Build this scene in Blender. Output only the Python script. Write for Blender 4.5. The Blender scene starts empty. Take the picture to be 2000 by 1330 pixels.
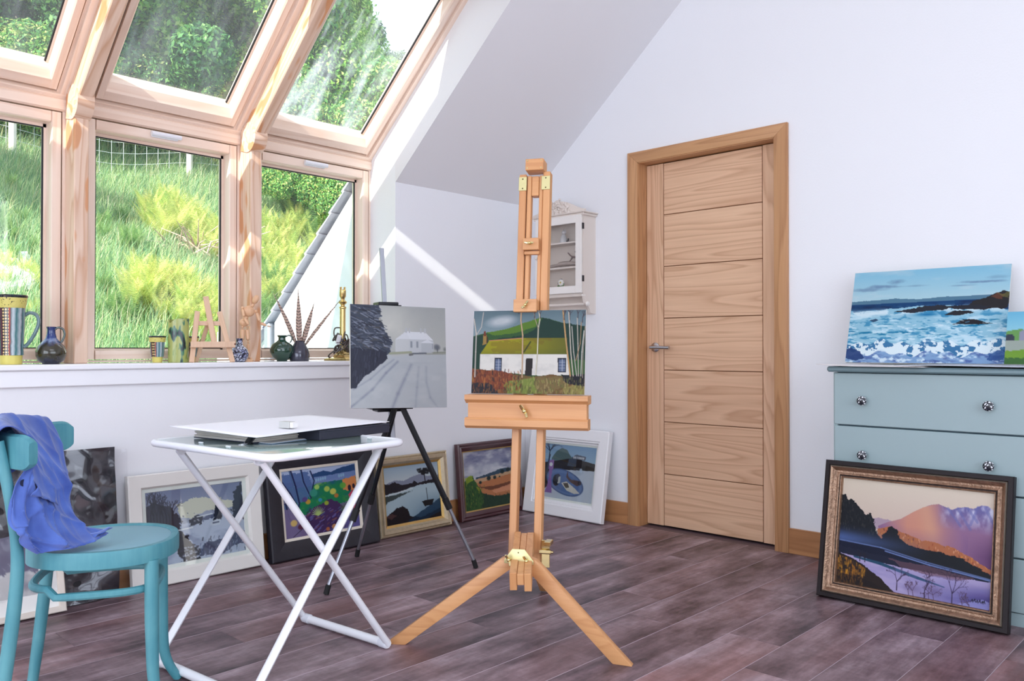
import bpy, bmesh, math, random
import numpy as np
from mathutils import Vector, Matrix, Euler
random.seed(7)
SC = bpy.context.scene
COL = SC.collection
PI = math.pi

# ------------------------------------------------------------------ camera
CAM = Vector((3.426, -3.734, 0.96))
cd = bpy.data.cameras.new('camera'); cam = bpy.data.objects.new('camera', cd); COL.objects.link(cam)
cd.sensor_width = 36.0; cd.lens = 36.0 * 1611.0 / 2000.0; cd.clip_start = 0.05; cd.clip_end = 300
cam.location = CAM
cam.rotation_euler = (math.radians(90) + math.atan(17 / 1611.0), 0, math.radians(43.5))
SC.camera = cam

# ------------------------------------------------------------------ view, world, lights
SC.view_settings.view_transform = 'Standard'
SC.view_settings.look = 'None'
SC.view_settings.exposure = 0.0
SC.view_settings.gamma = 1.0
SC.view_settings.use_curve_mapping = False
W = bpy.data.worlds.new('sky'); SC.world = W; W.use_nodes = True
bg = W.node_tree.nodes['Background']
bg.inputs[0].default_value = (0.72, 0.84, 1.0, 1); bg.inputs[1].default_value = 1.9

def light(name, kind, energy, color, loc, direction, size=None, size_y=None, angle=None):
    d = bpy.data.lights.new(name, kind); d.energy = energy; d.color = color
    if kind == 'AREA':
        d.shape = 'RECTANGLE'; d.size = size; d.size_y = size_y
    if angle is not None: d.angle = angle
    o = bpy.data.objects.new(name, d); COL.objects.link(o)
    o.location = loc
    o.rotation_euler = Vector(direction).to_track_quat('-Z', 'Y').to_euler()
    return o
light('sun', 'SUN', 13.0, (1.0, 0.95, 0.88), (6, -12, 12), (-1.0, 4.26, -3.2), angle=math.radians(0.6))
# fill lamps added in the unseen right and front wall openings
light('window_daylight_right', 'AREA', 42, (0.86, 0.91, 1.0), (5.15, -3.0, 1.5), (-1, 0.0, -0.1), 3.4, 1.8)
light('window_daylight_front', 'AREA', 62, (0.86, 0.91, 1.0), (2.7, -6.15, 1.55), (0, 1, -0.05), 3.4, 1.9)
# overhead fill lamp added under the flat ceiling, no roof window there
light('roof_window_daylight', 'AREA', 34, (0.86, 0.91, 1.0), (3.6, -3.4, 3.3), (-0.25, 0.1, -1), 2.2, 2.2)

# ------------------------------------------------------------------ small helpers
def lin(c):
    a = np.asarray(c, dtype=float) / 255.0
    return np.where(a <= 0.04045, a / 12.92, ((a + 0.055) / 1.055) ** 2.4)
def rgba(c):
    l = lin(c); return (float(l[0]), float(l[1]), float(l[2]), 1.0)

def tag(o, label=None, cat=None, group=None, kind=None):
    if label: o['label'] = label
    if cat: o['category'] = cat
    if group: o['group'] = group
    if kind: o['kind'] = kind
    return o
def thing(name, label, cat, loc=(0, 0, 0), rz=0.0, rx=0.0, group=None):
    o = bpy.data.objects.new(name, None); COL.objects.link(o)
    o.empty_display_size = 0.1
    o.location = loc; o.rotation_euler = (rx, 0, rz)
    return tag(o, label, cat, group)
def setting(name, loc=(0, 0, 0)):
    o = bpy.data.objects.new(name, None); COL.objects.link(o); o.location = loc; o['kind'] = 'structure'
    return o

# ------------------------------------------------------------------ materials
MATS = {}
def nt(name):
    m = bpy.data.materials.new(name); m.use_nodes = True
    n = m.node_tree
    for x in list(n.nodes): n.nodes.remove(x)
    out = n.nodes.new('ShaderNodeOutputMaterial')
    return m, n, out
def N(n, t, **kw):
    x = n.nodes.new(t)
    for k, v in kw.items():
        if k in ('ins',):
            for kk, vv in v.items(): x.inputs[kk].default_value = vv
        else: setattr(x, k, v)
    return x
def L(n, a, b): n.links.new(a, b)

def plain(name, col, rough=0.5, metal=0.0, spec=0.5, var=0.04, vscale=8.0, bump=0.0, bscale=60.0, coat=0.0):
    if name in MATS: return MATS[name]
    m, n, out = nt(name)
    p = N(n, 'ShaderNodeBsdfPrincipled')
    p.inputs['Roughness'].default_value = rough; p.inputs['Metallic'].default_value = metal
    p.inputs['Specular IOR Level'].default_value = spec
    p.inputs['Coat Weight'].default_value = coat
    tc = N(n, 'ShaderNodeTexCoord')
    no = N(n, 'ShaderNodeTexNoise'); no.inputs['Scale'].default_value = vscale; no.inputs['Detail'].default_value = 4
    L(n, tc.outputs['Object'], no.inputs['Vector'])
    rp = N(n, 'ShaderNodeMapRange'); rp.inputs['To Min'].default_value = 1 - var; rp.inputs['To Max'].default_value = 1 + var
    L(n, no.outputs['Fac'], rp.inputs['Value'])
    mx = N(n, 'ShaderNodeVectorMath', operation='SCALE')
    mx.inputs[0].default_value = rgba(col)[:3]
    L(n, rp.outputs[0], mx.inputs['Scale'])
    L(n, mx.outputs[0], p.inputs['Base Color'])
    if bump:
        nb = N(n, 'ShaderNodeTexNoise'); nb.inputs['Scale'].default_value = bscale; nb.inputs['Detail'].default_value = 3
        L(n, tc.outputs['Object'], nb.inputs['Vector'])
        b = N(n, 'ShaderNodeBump'); b.inputs['Strength'].default_value = bump; b.inputs['Distance'].default_value = 0.01
        L(n, nb.outputs['Fac'], b.inputs['Height']); L(n, b.outputs[0], p.inputs['Normal'])
    L(n, p.outputs[0], out.inputs[0])
    MATS[name] = m; return m

def wood(name, light_c, dark_c, axis='z', scale=9.0, stretch=0.09, lines=9.0, rough=0.45, contrast=0.75, knots=0.0, knot_c=(150, 90, 50), fibre=0.35):
    """stretched-noise contours give the figure of the wood; fine fibres on top"""
    key = name + '_' + axis
    if key in MATS: return MATS[key]
    m, n, out = nt(key)
    tc = N(n, 'ShaderNodeTexCoord'); oi = N(n, 'ShaderNodeObjectInfo')
    ad = N(n, 'ShaderNodeVectorMath', operation='ADD')
    sc_ = N(n, 'ShaderNodeVectorMath', operation='SCALE'); sc_.inputs[0].default_value = (37.0, 19.0, 53.0)
    L(n, oi.outputs['Random'], sc_.inputs['Scale'])
    L(n, tc.outputs['Object'], ad.inputs[0]); L(n, sc_.outputs[0], ad.inputs[1])
    mp = N(n, 'ShaderNodeMapping')
    s = [1.0, 1.0, 1.0]; s['xyz'.index(axis)] = stretch
    mp.inputs['Scale'].default_value = s
    L(n, ad.outputs[0], mp.inputs['Vector'])
    n1 = N(n, 'ShaderNodeTexNoise'); n1.inputs['Scale'].default_value = scale; n1.inputs['Detail'].default_value = 1.5
    n1.inputs['Roughness'].default_value = 0.4
    L(n, mp.outputs[0], n1.inputs['Vector'])
    mu = N(n, 'ShaderNodeMath', operation='MULTIPLY'); mu.inputs[1].default_value = lines
    fr = N(n, 'ShaderNodeMath', operation='FRACT')
    L(n, n1.outputs['Fac'], mu.inputs[0]); L(n, mu.outputs[0], fr.inputs[0])
    r1 = N(n, 'ShaderNodeValToRGB')
    e = r1.color_ramp.elements; e[0].position = 0; e[0].color = (1, 1, 1, 1); e[1].position = 1; e[1].color = (1, 1, 1, 1)
    a = e.new(0.55); a.color = (0.62, 0.62, 0.62, 1)
    b_ = e.new(0.82); b_.color = (0.0, 0.0, 0.0, 1); c_ = e.new(0.9); c_.color = (0.5, 0.5, 0.5, 1)
    L(n, fr.outputs[0], r1.inputs[0])
    n2 = N(n, 'ShaderNodeTexNoise'); n2.inputs['Scale'].default_value = scale * 14; n2.inputs['Detail'].default_value = 3
    mp2 = N(n, 'ShaderNodeMapping'); s2 = [1.0, 1.0, 1.0]; s2['xyz'.index(axis)] = 0.03; mp2.inputs['Scale'].default_value = s2
    L(n, ad.outputs[0], mp2.inputs['Vector']); L(n, mp2.outputs[0], n2.inputs['Vector'])
    m1 = N(n, 'ShaderNodeMix', data_type='FLOAT'); m1.inputs[0].default_value = fibre
    L(n, r1.outputs[0], m1.inputs[2]); L(n, n2.outputs['Fac'], m1.inputs[3])
    n3 = N(n, 'ShaderNodeTexNoise'); n3.inputs['Scale'].default_value = 2.2
    L(n, mp.outputs[0], n3.inputs['Vector'])
    m2 = N(n, 'ShaderNodeMath', operation='MULTIPLY_ADD'); m2.inputs[1].default_value = 0.5; m2.inputs[2].default_value = -0.25
    L(n, n3.outputs['Fac'], m2.inputs[0])
    m3 = N(n, 'ShaderNodeMath', operation='ADD'); L(n, m1.outputs[0], m3.inputs[0]); L(n, m2.outputs[0], m3.inputs[1])
    mc = N(n, 'ShaderNodeMapRange'); mc.inputs['From Min'].default_value = 0.0; mc.inputs['From Max'].default_value = 1.0
    mc.inputs['To Min'].default_value = contrast; mc.inputs['To Max'].default_value = 0.0
    L(n, m3.outputs[0], mc.inputs['Value'])
    mix = N(n, 'ShaderNodeMix', data_type='RGBA'); mix.inputs[6].default_value = rgba(light_c); mix.inputs[7].default_value = rgba(dark_c)
    L(n, mc.outputs[0], mix.inputs[0])
    col = mix.outputs[2]
    if knots > 0:
        nk = N(n, 'ShaderNodeTexNoise'); nk.inputs['Scale'].default_value = 16.0; nk.inputs['Detail'].default_value = 1
        mk = N(n, 'ShaderNodeMapping'); s3 = [1.0, 1.0, 1.0]; s3['xyz'.index(axis)] = 0.3; mk.inputs['Scale'].default_value = s3
        L(n, ad.outputs[0], mk.inputs['Vector']); L(n, mk.outputs[0], nk.inputs['Vector'])
        rk = N(n, 'ShaderNodeValToRGB'); rk.color_ramp.elements[0].position = 0.60; rk.color_ramp.elements[1].position = 0.64
        rk.color_ramp.elements[0].color = (0, 0, 0, 1); rk.color_ramp.elements[1].color = (knots, knots, knots, 1)
        L(n, nk.outputs['Fac'], rk.inputs[0])
        mm = N(n, 'ShaderNodeMix', data_type='RGBA'); mm.inputs[7].default_value = rgba(knot_c)
        L(n, rk.outputs[0], mm.inputs[0]); L(n, col, mm.inputs[6]); col = mm.outputs[2]
    p = N(n, 'ShaderNodeBsdfPrincipled'); p.inputs['Roughness'].default_value = rough
    L(n, col, p.inputs['Base Color'])
    bm_ = N(n, 'ShaderNodeBump'); bm_.inputs['Strength'].default_value = 0.12; bm_.inputs['Distance'].default_value = 0.002
    L(n, n2.outputs['Fac'], bm_.inputs['Height']); L(n, bm_.outputs[0], p.inputs['Normal'])
    L(n, p.outputs[0], out.inputs[0])
    MATS[key] = m; return m

def attr_mat(name, rough=0.5, spec=0.4, translucent=0.0, bump=0.0, coat=0.0, attr='Col'):
    if name in MATS: return MATS[name]
    m, n, out = nt(name)
    at = N(n, 'ShaderNodeAttribute'); at.attribute_name = attr
    p = N(n, 'ShaderNodeBsdfPrincipled'); p.inputs['Roughness'].default_value = rough; p.inputs['Specular IOR Level'].default_value = spec
    p.inputs['Coat Weight'].default_value = coat; p.inputs['Coat Roughness'].default_value = 0.05
    L(n, at.outputs['Color'], p.inputs['Base Color'])
    if bump:
        tc = N(n, 'ShaderNodeTexCoord'); nb = N(n, 'ShaderNodeTexNoise'); nb.inputs['Scale'].default_value = 180; nb.inputs['Detail'].default_value = 3
        L(n, tc.outputs['Object'], nb.inputs['Vector'])
        b = N(n, 'ShaderNodeBump'); b.inputs['Strength'].default_value = bump; b.inputs['Distance'].default_value = 0.002
        L(n, nb.outputs['Fac'], b.inputs['Height']); L(n, b.outputs[0], p.inputs['Normal'])
    if translucent:
        t = N(n, 'ShaderNodeBsdfTranslucent'); L(n, at.outputs['Color'], t.inputs[0])
        mx = N(n, 'ShaderNodeMixShader'); mx.inputs[0].default_value = translucent
        L(n, p.outputs[0], mx.inputs[1]); L(n, t.outputs[0], mx.inputs[2]); L(n, mx.outputs[0], out.inputs[0])
    else:
        L(n, p.outputs[0], out.inputs[0])
    MATS[name] = m; return m

def glass_mat(name, tint=(0.97, 0.99, 0.98), refl=0.06, dirt=0.0, dirt_kind='streak', rough=0.0):
    if name in MATS: return MATS[name]
    m, n, out = nt(name)
    t = N(n, 'ShaderNodeBsdfTransparent'); t.inputs[0].default_value = (*tint, 1)
    g = N(n, 'ShaderNodeBsdfGlossy'); g.inputs['Roughness'].default_value = rough
    fz = N(n, 'ShaderNodeLayerWeight'); fz.inputs[0].default_value = 0.25
    mr = N(n, 'ShaderNodeMapRange'); mr.inputs['To Min'].default_value = refl * 0.5; mr.inputs['To Max'].default_value = min(1, refl * 6)
    L(n, fz.outputs['Fresnel'], mr.inputs['Value'])
    mx = N(n, 'ShaderNodeMixShader'); L(n, mr.outputs[0], mx.inputs[0]); L(n, t.outputs[0], mx.inputs[1]); L(n, g.outputs[0], mx.inputs[2])
    res = mx.outputs[0]
    if dirt:  # white streaks stand for dirt and painted-in reflections on the pane
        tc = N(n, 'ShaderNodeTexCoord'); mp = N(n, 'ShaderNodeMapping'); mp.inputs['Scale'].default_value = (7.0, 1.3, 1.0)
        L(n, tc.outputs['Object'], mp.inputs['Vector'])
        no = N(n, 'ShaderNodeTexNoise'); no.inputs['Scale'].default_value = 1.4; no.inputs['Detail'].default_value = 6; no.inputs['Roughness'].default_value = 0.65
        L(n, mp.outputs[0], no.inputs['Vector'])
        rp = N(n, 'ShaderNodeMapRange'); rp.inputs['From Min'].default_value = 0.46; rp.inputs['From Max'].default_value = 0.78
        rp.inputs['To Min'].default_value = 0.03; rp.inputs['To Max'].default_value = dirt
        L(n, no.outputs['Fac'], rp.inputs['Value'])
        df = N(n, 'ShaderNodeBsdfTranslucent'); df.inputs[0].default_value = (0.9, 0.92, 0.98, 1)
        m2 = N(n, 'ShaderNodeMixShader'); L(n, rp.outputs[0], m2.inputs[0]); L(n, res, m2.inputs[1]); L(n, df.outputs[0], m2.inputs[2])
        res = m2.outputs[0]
    L(n, res, out.inputs[0])
    MATS[name] = m; return m

# ------------------------------------------------------------------ mesh builder
class G:
    """collects shapes in one bmesh; .obj() links them as ONE mesh object"""
    def __init__(s): s.bm = bmesh.new()
    def box(s, lo, hi, bev=0.0, rot=None):
        c = [(lo[i] + hi[i]) / 2 for i in range(3)]; d = [abs(hi[i] - lo[i]) for i in range(3)]
        M = Matrix.Translation(c)
        if rot is not None: M = M @ rot.to_4x4()
        M = M @ Matrix.Diagonal((*d, 1))
        r = bmesh.ops.create_cube(s.bm, size=1.0, matrix=M)
        if bev > 0:
            es = set()
            for v in r['verts']: es.update(v.link_edges)
            bmesh.ops.bevel(s.bm, geom=list(es), offset=min(bev, min(d) * 0.45), segments=1, affect='EDGES', profile=0.5)
        return s
    def poly(s, pts, vec, bev=0.0):
        """prism: polygon pts (3d) extruded by vec"""
        vs = [s.bm.verts.new(p) for p in pts]
        f = s.bm.faces.new(vs)
        v = Vector(vec)
        ws = [s.bm.verts.new(Vector(p) + v) for p in pts]
        fs = [f, s.bm.faces.new(list(reversed(ws)))]
        k = len(pts)
        for i in range(k): fs.append(s.bm.faces.new((vs[i], ws[i], ws[(i + 1) % k], vs[(i + 1) % k])))
        bmesh.ops.recalc_face_normals(s.bm, faces=fs)
        if bev > 0:
            es = set()
            for q in vs + ws: es.update(q.link_edges)
            bmesh.ops.bevel(s.bm, geom=list(es), offset=bev, segments=2, affect='EDGES', profile=0.5)
        return s
    def grid(s, P, close_u=False, close_v=False):
        """P[i][j] points -> quads"""
        V = [[s.bm.verts.new(p) for p in row] for row in P]
        a, b = len(V), len(V[0])
        for i in range(a if close_u else a - 1):
            for j in range(b if close_v else b - 1):
                try: s.bm.faces.new((V[i][j], V[(i + 1) % a][j], V[(i + 1) % a][(j + 1) % b], V[i][(j + 1) % b]))
                except ValueError: pass
        return V
    def lathe(s, prof, c=(0, 0, 0), seg=24, cap=True, squash=(1, 1)):
        """prof [(r,z)]"""
        P = []
        for r, z in prof:
            P.append([(c[0] + squash[0] * r * math.cos(2 * PI * k / seg), c[1] + squash[1] * r * math.sin(2 * PI * k / seg), c[2] + z) for k in range(seg)])
        V = s.grid(P, close_v=True)
        if cap:
            for row in (V[0], V[-1]):
                try: s.bm.faces.new(row)
                except ValueError: pass
        return s
    def tube(s, pts, rad, seg=10, cap=True, flat=None, up=(0, 0, 1)):
        """tube through pts; rad number or list; flat=(a,b) ellipse multipliers"""
        pts = [Vector(p) for p in pts]; k = len(pts)
        if not isinstance(rad, (list, tuple)): rad = [rad] * k
        P = []; prev = None
        for i, p in enumerate(pts):
            t = (pts[min(i + 1, k - 1)] - pts[max(i - 1, 0)]).normalized()
            if prev is None:
                u = Vector(up)
                if abs(u.dot(t)) > 0.95: u = Vector((1, 0, 0))
                n_ = (u - t * u.dot(t)).normalized()
            else:
                n_ = (prev - t * prev.dot(t)).normalized()
            prev = n_; b = t.cross(n_)
            fa, fb = flat if flat else (1, 1)
            P.append([p + (n_ * math.cos(2 * PI * j / seg) * fa + b * math.sin(2 * PI * j / seg) * fb) * rad[i] for j in range(seg)])
        V = s.grid(P, close_v=True)
        if cap:
            for row in (V[0], V[-1]):
                try: s.bm.faces.new(row)
                except ValueError: pass
        return s
    def loop_tube(s, pts, rad, seg=8):
        pts = [Vector(p) for p in pts]; k = len(pts); P = []
        for i, p in enumerate(pts):
            t = (pts[(i + 1) % k] - pts[i - 1]).normalized()
            n_ = Vector((0, 0, 1)); n_ = (n_ - t * n_.dot(t)).normalized(); b = t.cross(n_)
            P.append([p + (n_ * math.cos(2 * PI * j / seg) + b * math.sin(2 * PI * j / seg)) * rad for j in range(seg)])
        s.grid(P, close_u=True, close_v=True)
        return s
    def ball(s, c, r, seg=14, rings=9, rot=None):
        r = (r, r, r) if not isinstance(r, (tuple, list)) else r
        M = Matrix.Translation(c)
        if rot is not None: M = M @ rot.to_4x4()
        bmesh.ops.create_uvsphere(s.bm, u_segments=seg, v_segments=rings, radius=1.0, matrix=M @ Matrix.Diagonal((*r, 1)))
        return s
    def obj(s, name, mat, parent=None, smooth=True, angle=35, loc=None, rot=None, kind=None, label=None):
        bmesh.ops.recalc_face_normals(s.bm, faces=s.bm.faces[:])
        me = bpy.data.meshes.new(name); s.bm.to_mesh(me); s.bm.free()
        if smooth:
            me.polygons.foreach_set('use_smooth', [True] * len(me.polygons))
            me.set_sharp_from_angle(angle=math.radians(angle))
        return link(name, me, mat, parent, loc, rot, kind, label)
def link(name, me, mat, parent=None, loc=None, rot=None, kind=None, label=None):
    if mat is not None and not me.materials: me.materials.append(mat)
    o = bpy.data.objects.new(name, me); COL.objects.link(o)
    if parent is not None: o.parent = parent
    if loc is not None: o.location = loc
    if rot is not None: o.rotation_euler = rot
    if kind: o['kind'] = kind
    if label: o['label'] = label
    return o
def beam(name, p0, p1, w, t, mat, parent=None, side=(1, 0, 0), bev=0.002, kind=None):
    """straight bar from p0 to p1 (parent space), long axis = its own local z"""
    p0, p1 = Vector(p0), Vector(p1); z = (p1 - p0); ln = z.length; z.normalize()
    x = Vector(side); x = (x - z * x.dot(z)).normalized(); y = z.cross(x)
    o = G().box((-w / 2, -t / 2, 0), (w / 2, t / 2, ln), bev).obj(name, mat, parent, kind=kind)
    M = Matrix((x, y, z)).transposed().to_4x4(); M.translation = p0
    o.matrix_basis = M
    return o
def mesh_np(name, V, F, cols=None, smooth=False):
    V = np.asarray(V, dtype=np.float32); F = np.asarray(F, dtype=np.int32)
    me = bpy.data.meshes.new(name); k = F.shape[1]
    me.vertices.add(len(V)); me.vertices.foreach_set('co', V.ravel())
    me.loops.add(F.size); me.loops.foreach_set('vertex_index', F.ravel())
    me.polygons.add(len(F)); me.polygons.foreach_set('loop_start', np.arange(0, F.size, k, dtype=np.int32))
    try: me.polygons.foreach_set('loop_total', np.full(len(F), k, dtype=np.int32))
    except Exception: pass
    if smooth: me.polygons.foreach_set('use_smooth', np.ones(len(F), dtype=bool))
    me.update(calc_edges=True)
    if cols is not None:
        a = me.color_attributes.new('Col', 'FLOAT_COLOR', 'POINT')
        c = np.ones((len(V), 4), dtype=np.float32); c[:, :3] = cols
        a.data.foreach_set('color', c.ravel())
    me.validate()
    return me
def catmull(pts, n=6):
    P = [Vector(p) for p in pts]; out = []
    for i in range(len(P) - 1):
        a, b, c, d = P[max(i - 1, 0)], P[i], P[i + 1], P[min(i + 2, len(P) - 1)]
        for k in range(n):
            t = k / n
            out.append(0.5 * ((2 * b) + (c - a) * t + (2 * a - 5 * b + 4 * c - d) * t * t + (-a + 3 * b - 3 * c + d) * t ** 3))
    out.append(P[-1]); return out
# ------------------------------------------------------------------ room shell
TH = math.atan(0.855); CS, SN = math.cos(TH), math.sin(TH)
def slope(s, y, n=0.0):
    """point on the roof-window plane: s up the slope, n towards the room"""
    return Vector((-0.22 + s * CS + n * SN, y, 1.98 + s * SN - n * CS))
white = plain('white_wall_paint', (238, 238, 241), 0.75, var=0.012, vscale=2.0, bump=0.05, bscale=120)
ceilw = plain('white_ceiling_paint', (234, 232, 234), 0.8, var=0.01, vscale=2.0)
render_w = plain('white_render', (240, 240, 244), 0.9, var=0.03, vscale=5, bump=0.3, bscale=150)
glossw = plain('white_gloss_paint', (243, 243, 246), 0.3, var=0.01)
PINE = ((243, 222, 206), (212, 172, 144))
def pine(ax): return wood('pine', *PINE, axis=ax, scale=10, stretch=0.05, lines=8, contrast=0.5, rough=0.4)
def pine_knotty(ax): return wood('knotty_pine', (238, 210, 188), (196, 144, 108), axis=ax, scale=14, stretch=0.08, lines=7, contrast=0.85, knots=0.8, knot_c=(208, 140, 88), rough=0.4)
def oak(ax): return wood('oak', (236, 196, 162), (178, 126, 90), axis=ax, scale=9.0, stretch=0.075, lines=11, contrast=0.75, rough=0.42, fibre=0.45)
def oakd(ax): return wood('oak_trim', (208, 158, 112), (150, 98, 60), axis=ax, scale=13, stretch=0.05, lines=8, contrast=0.7, rough=0.4, fibre=0.45)
dark = plain('black_gasket', (26, 28, 34), 0.6)

Y0, Y1, X1 = -6.2, 0.0, 5.2
WA, WB = -3.265, -1.015            # window recess along y
# --- wall_left (window wall) : low part, right pier with the cheek outside, left pier
g = G()
g.box((-0.30, WA, -0.05), (0.0, WB, 0.872))
g.poly([(0, WB, -0.05), (0, WB, 1.84), (-0.02, WB, 2.34), (-0.30, WB, 2.10), (-0.30, WB, 1.90), (-1.20, WB, 1.125), (-1.20, WB, -0.3), (-0.3, WB, -0.3)], (0, 1.2, 0))
g.poly([(0, WA, -0.05), (0, WA, 1.84), (-0.02, WA, 2.34), (-0.30, WA, 2.10), (-0.30, WA, -0.05)], (0, Y0 - WA - 0.1, 0))
wl = g.obj('wall_left', white, smooth=False, kind='structure')
# --- wall_back (with the door) with a hole for the door
g = G()
DX0, DX1, DZ = 0.838, 1.625, 1.975
g.box((-0.0, 0.0, -0.05), (DX0 - 0.02, 0.2, 4.0))
g.box((DX1 + 0.02, 0.0, -0.05), (X1 + 0.1, 0.2, 4.0))
g.box((DX0 - 0.02, 0.0, DZ + 0.02), (DX1 + 0.02, 0.2, 4.0))
g.box((DX0 - 0.3, 0.195, -0.05), (DX1 + 0.3, 0.22, DZ + 0.3))
g.obj('wall_back', white, smooth=False, kind='structure')
# --- walls behind the camera, each with a wide window opening
g = G()
g.box((X1, Y0, -0.05), (X1 + 0.2, -4.75, 3.5)); g.box((X1, -1.25, -0.05), (X1 + 0.2, 0.0, 3.5))
g.box((X1, -4.75, -0.05), (X1 + 0.2, -1.25, 0.55)); g.box((X1, -4.75, 2.55), (X1 + 0.2, -1.25, 3.5))
g.obj('wall_right', white, smooth=False, kind='structure')
g = G()
g.box((-0.3, Y0 - 0.2, -0.05), (0.95, Y0, 3.5)); g.box((4.45, Y0 - 0.2, -0.05), (X1 + 0.2, Y0, 3.5))
g.box((0.95, Y0 - 0.2, -0.05), (4.45, Y0, 0.55)); g.box((0.95, Y0 - 0.2, 2.55), (4.45, Y0, 3.5))
g.obj('wall_front', white, smooth=False, kind='structure')
# --- ceiling: sloping part (with the opening) and flat part
def cprof(y, x0=0.0, top_lining=False):
    if not top_lining:
        return [(0, y, 1.84), (1.825, y, 3.4), (X1 + 0.2, y, 3.4), (X1 + 0.2, y, 3.90), (1.80, y, 3.90), (-0.02, y, 2.34)]
    return [(0.985, y, 2.682), (1.825, y, 3.4), (X1 + 0.2, y, 3.4), (X1 + 0.2, y, 3.72), (1.80, y, 3.72), (0.60, y, 2.70), (0.60, y, 2.682)]
g = G()
g.poly(cprof(WB), (0, -WB, 0)); g.poly(cprof(Y0 - 0.1), (0, WA - Y0 + 0.1, 0)); g.poly(cprof(WA, 0, True), (0, WB - WA, 0))
g.obj('ceiling', ceilw, smooth=False, kind='structure')
# --- window sill board with apron
g = G(); g.box((-0.225, WA, 0.880), (0.032, WB, 0.902), 0.004)
g.box((-0.0, WA, 0.818), (0.018, WB, 0.880), 0.003)
g.obj('trim_1', glossw, kind='structure')

# --- door
trimv = oakd('z'); trimx = oakd('x')
arch = setting('trim_2')
def strip(name, pts, vec, mat, parent, bev=0.0015, kind=None): return G().poly(pts, vec, bev).obj(name, mat, parent, kind=kind)
AX0, AX1, AZ = 0.772, 1.692, 2.035
strip('architrave', [(AX0, 0, 0), (DX0, 0, 0), (DX0, 0, DZ), (AX0, 0, AZ)], (0, -0.018, 0), trimv, arch)
strip('architrave', [(AX1, 0, 0), (DX1, 0, 0), (DX1, 0, DZ), (AX1, 0, AZ)], (0, -0.018, 0), trimv, arch)
strip('architrave', [(AX0, 0, AZ), (AX1, 0, AZ), (DX1, 0, DZ), (DX0, 0, DZ)], (0, -0.018, 0), trimx, arch)
G().box((DX0 - 0.02, -0.012, 0), (DX0 + 0.004, 0.16, DZ + 0.02)).obj('door_lining', trimv, arch)
G().box((DX1 - 0.004, -0.012, 0), (DX1 + 0.02, 0.16, DZ + 0.02)).obj('door_lining', trimv, arch)
G().box((DX0, -0.012, DZ - 0.004), (DX1, 0.16, DZ + 0.02)).obj('door_lining', trimx, arch)
G().box((DX0, 0.11, 0), (DX0 + 0.016, 0.13, DZ)).obj('door_stop', trimv, arch)
door = setting('door_1', (DX0 + 0.006, 0.066, 0.008))
DW = DX1 - DX0 - 0.012; DH = DZ - 0.016
G().box((0.0, 0.008, 0), (DW, 0.040, DH)).obj('core', plain('oak_groove', (120, 74, 40), 0.6), door)
st = 0.105
G().box((0, 0, 0), (st, 0.012, DH), 0.001).obj('stile', oak('z'), door)
G().box((DW - st + 0.012, 0, 0), (DW, 0.012, DH), 0.001).obj('stile', oak('z'), door)
zs = [0.0, 0.262, 0.528, 0.792, 1.045, 1.298, 1.562, 1.80 - 0.0, DH]
zs = [0.0] + [0.0] * 0 + [DH * k / 7.0 for k in range(1, 8)]
for k in range(7):
    G().box((st + 0.004, 0.0, zs[k] + 0.002), (DW - st + 0.008, 0.012, zs[k + 1] - 0.002), 0.0015).obj('panel', oak('x'), door)
steel = plain('brushed_steel', (190, 190, 196), 0.25, 1.0)
h = G(); h.lathe([(0.026, 0), (0.026, 0.006), (0.022, 0.008), (0.0, 0.008)], seg=28)
h.tube([(0, 0, 0.006), (0, 0, 0.045)], 0.0095, 14)
h.tube(catmull([(-0.006, 0, 0.043), (0.02, 0, 0.046), (0.115, -0.002, 0.046)], 4), 0.0095, 14)
hd = h.obj('door_handle', steel, door, loc=(0.055, 0.0, 0.962), rot=(math.radians(90), 0, 0))

fl2 = G().box((DX0, 0.0, -0.03), (DX1, 0.195, -0.001)).obj('trim_8', plain('threshold', (92, 74, 80), 0.5), kind='structure', smooth=False)
# --- baseboards
G().box((0.0, Y0, 0.0), (0.016, 0.0, 0.118), 0.002).obj('baseboard_left', wood('oak_skirt', (196, 140, 92), (140, 88, 50), axis='y', scale=7, stretch=0.08, lines=7, contrast=0.7), kind='structure')
sk = setting('baseboard_back')
G().box((0.016, -0.016, 0.0), (AX0, 0.0, 0.118), 0.002).obj('board', wood('oak_skirt', (196, 140, 92), (140, 88, 50), axis='x', scale=7, stretch=0.08, lines=7, contrast=0.7), sk)
G().box((AX1, -0.016, 0.0), (X1, 0.0, 0.118), 0.002).obj('board', wood('oak_skirt', (196, 140, 92), (140, 88, 50), axis='x'), sk)

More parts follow.
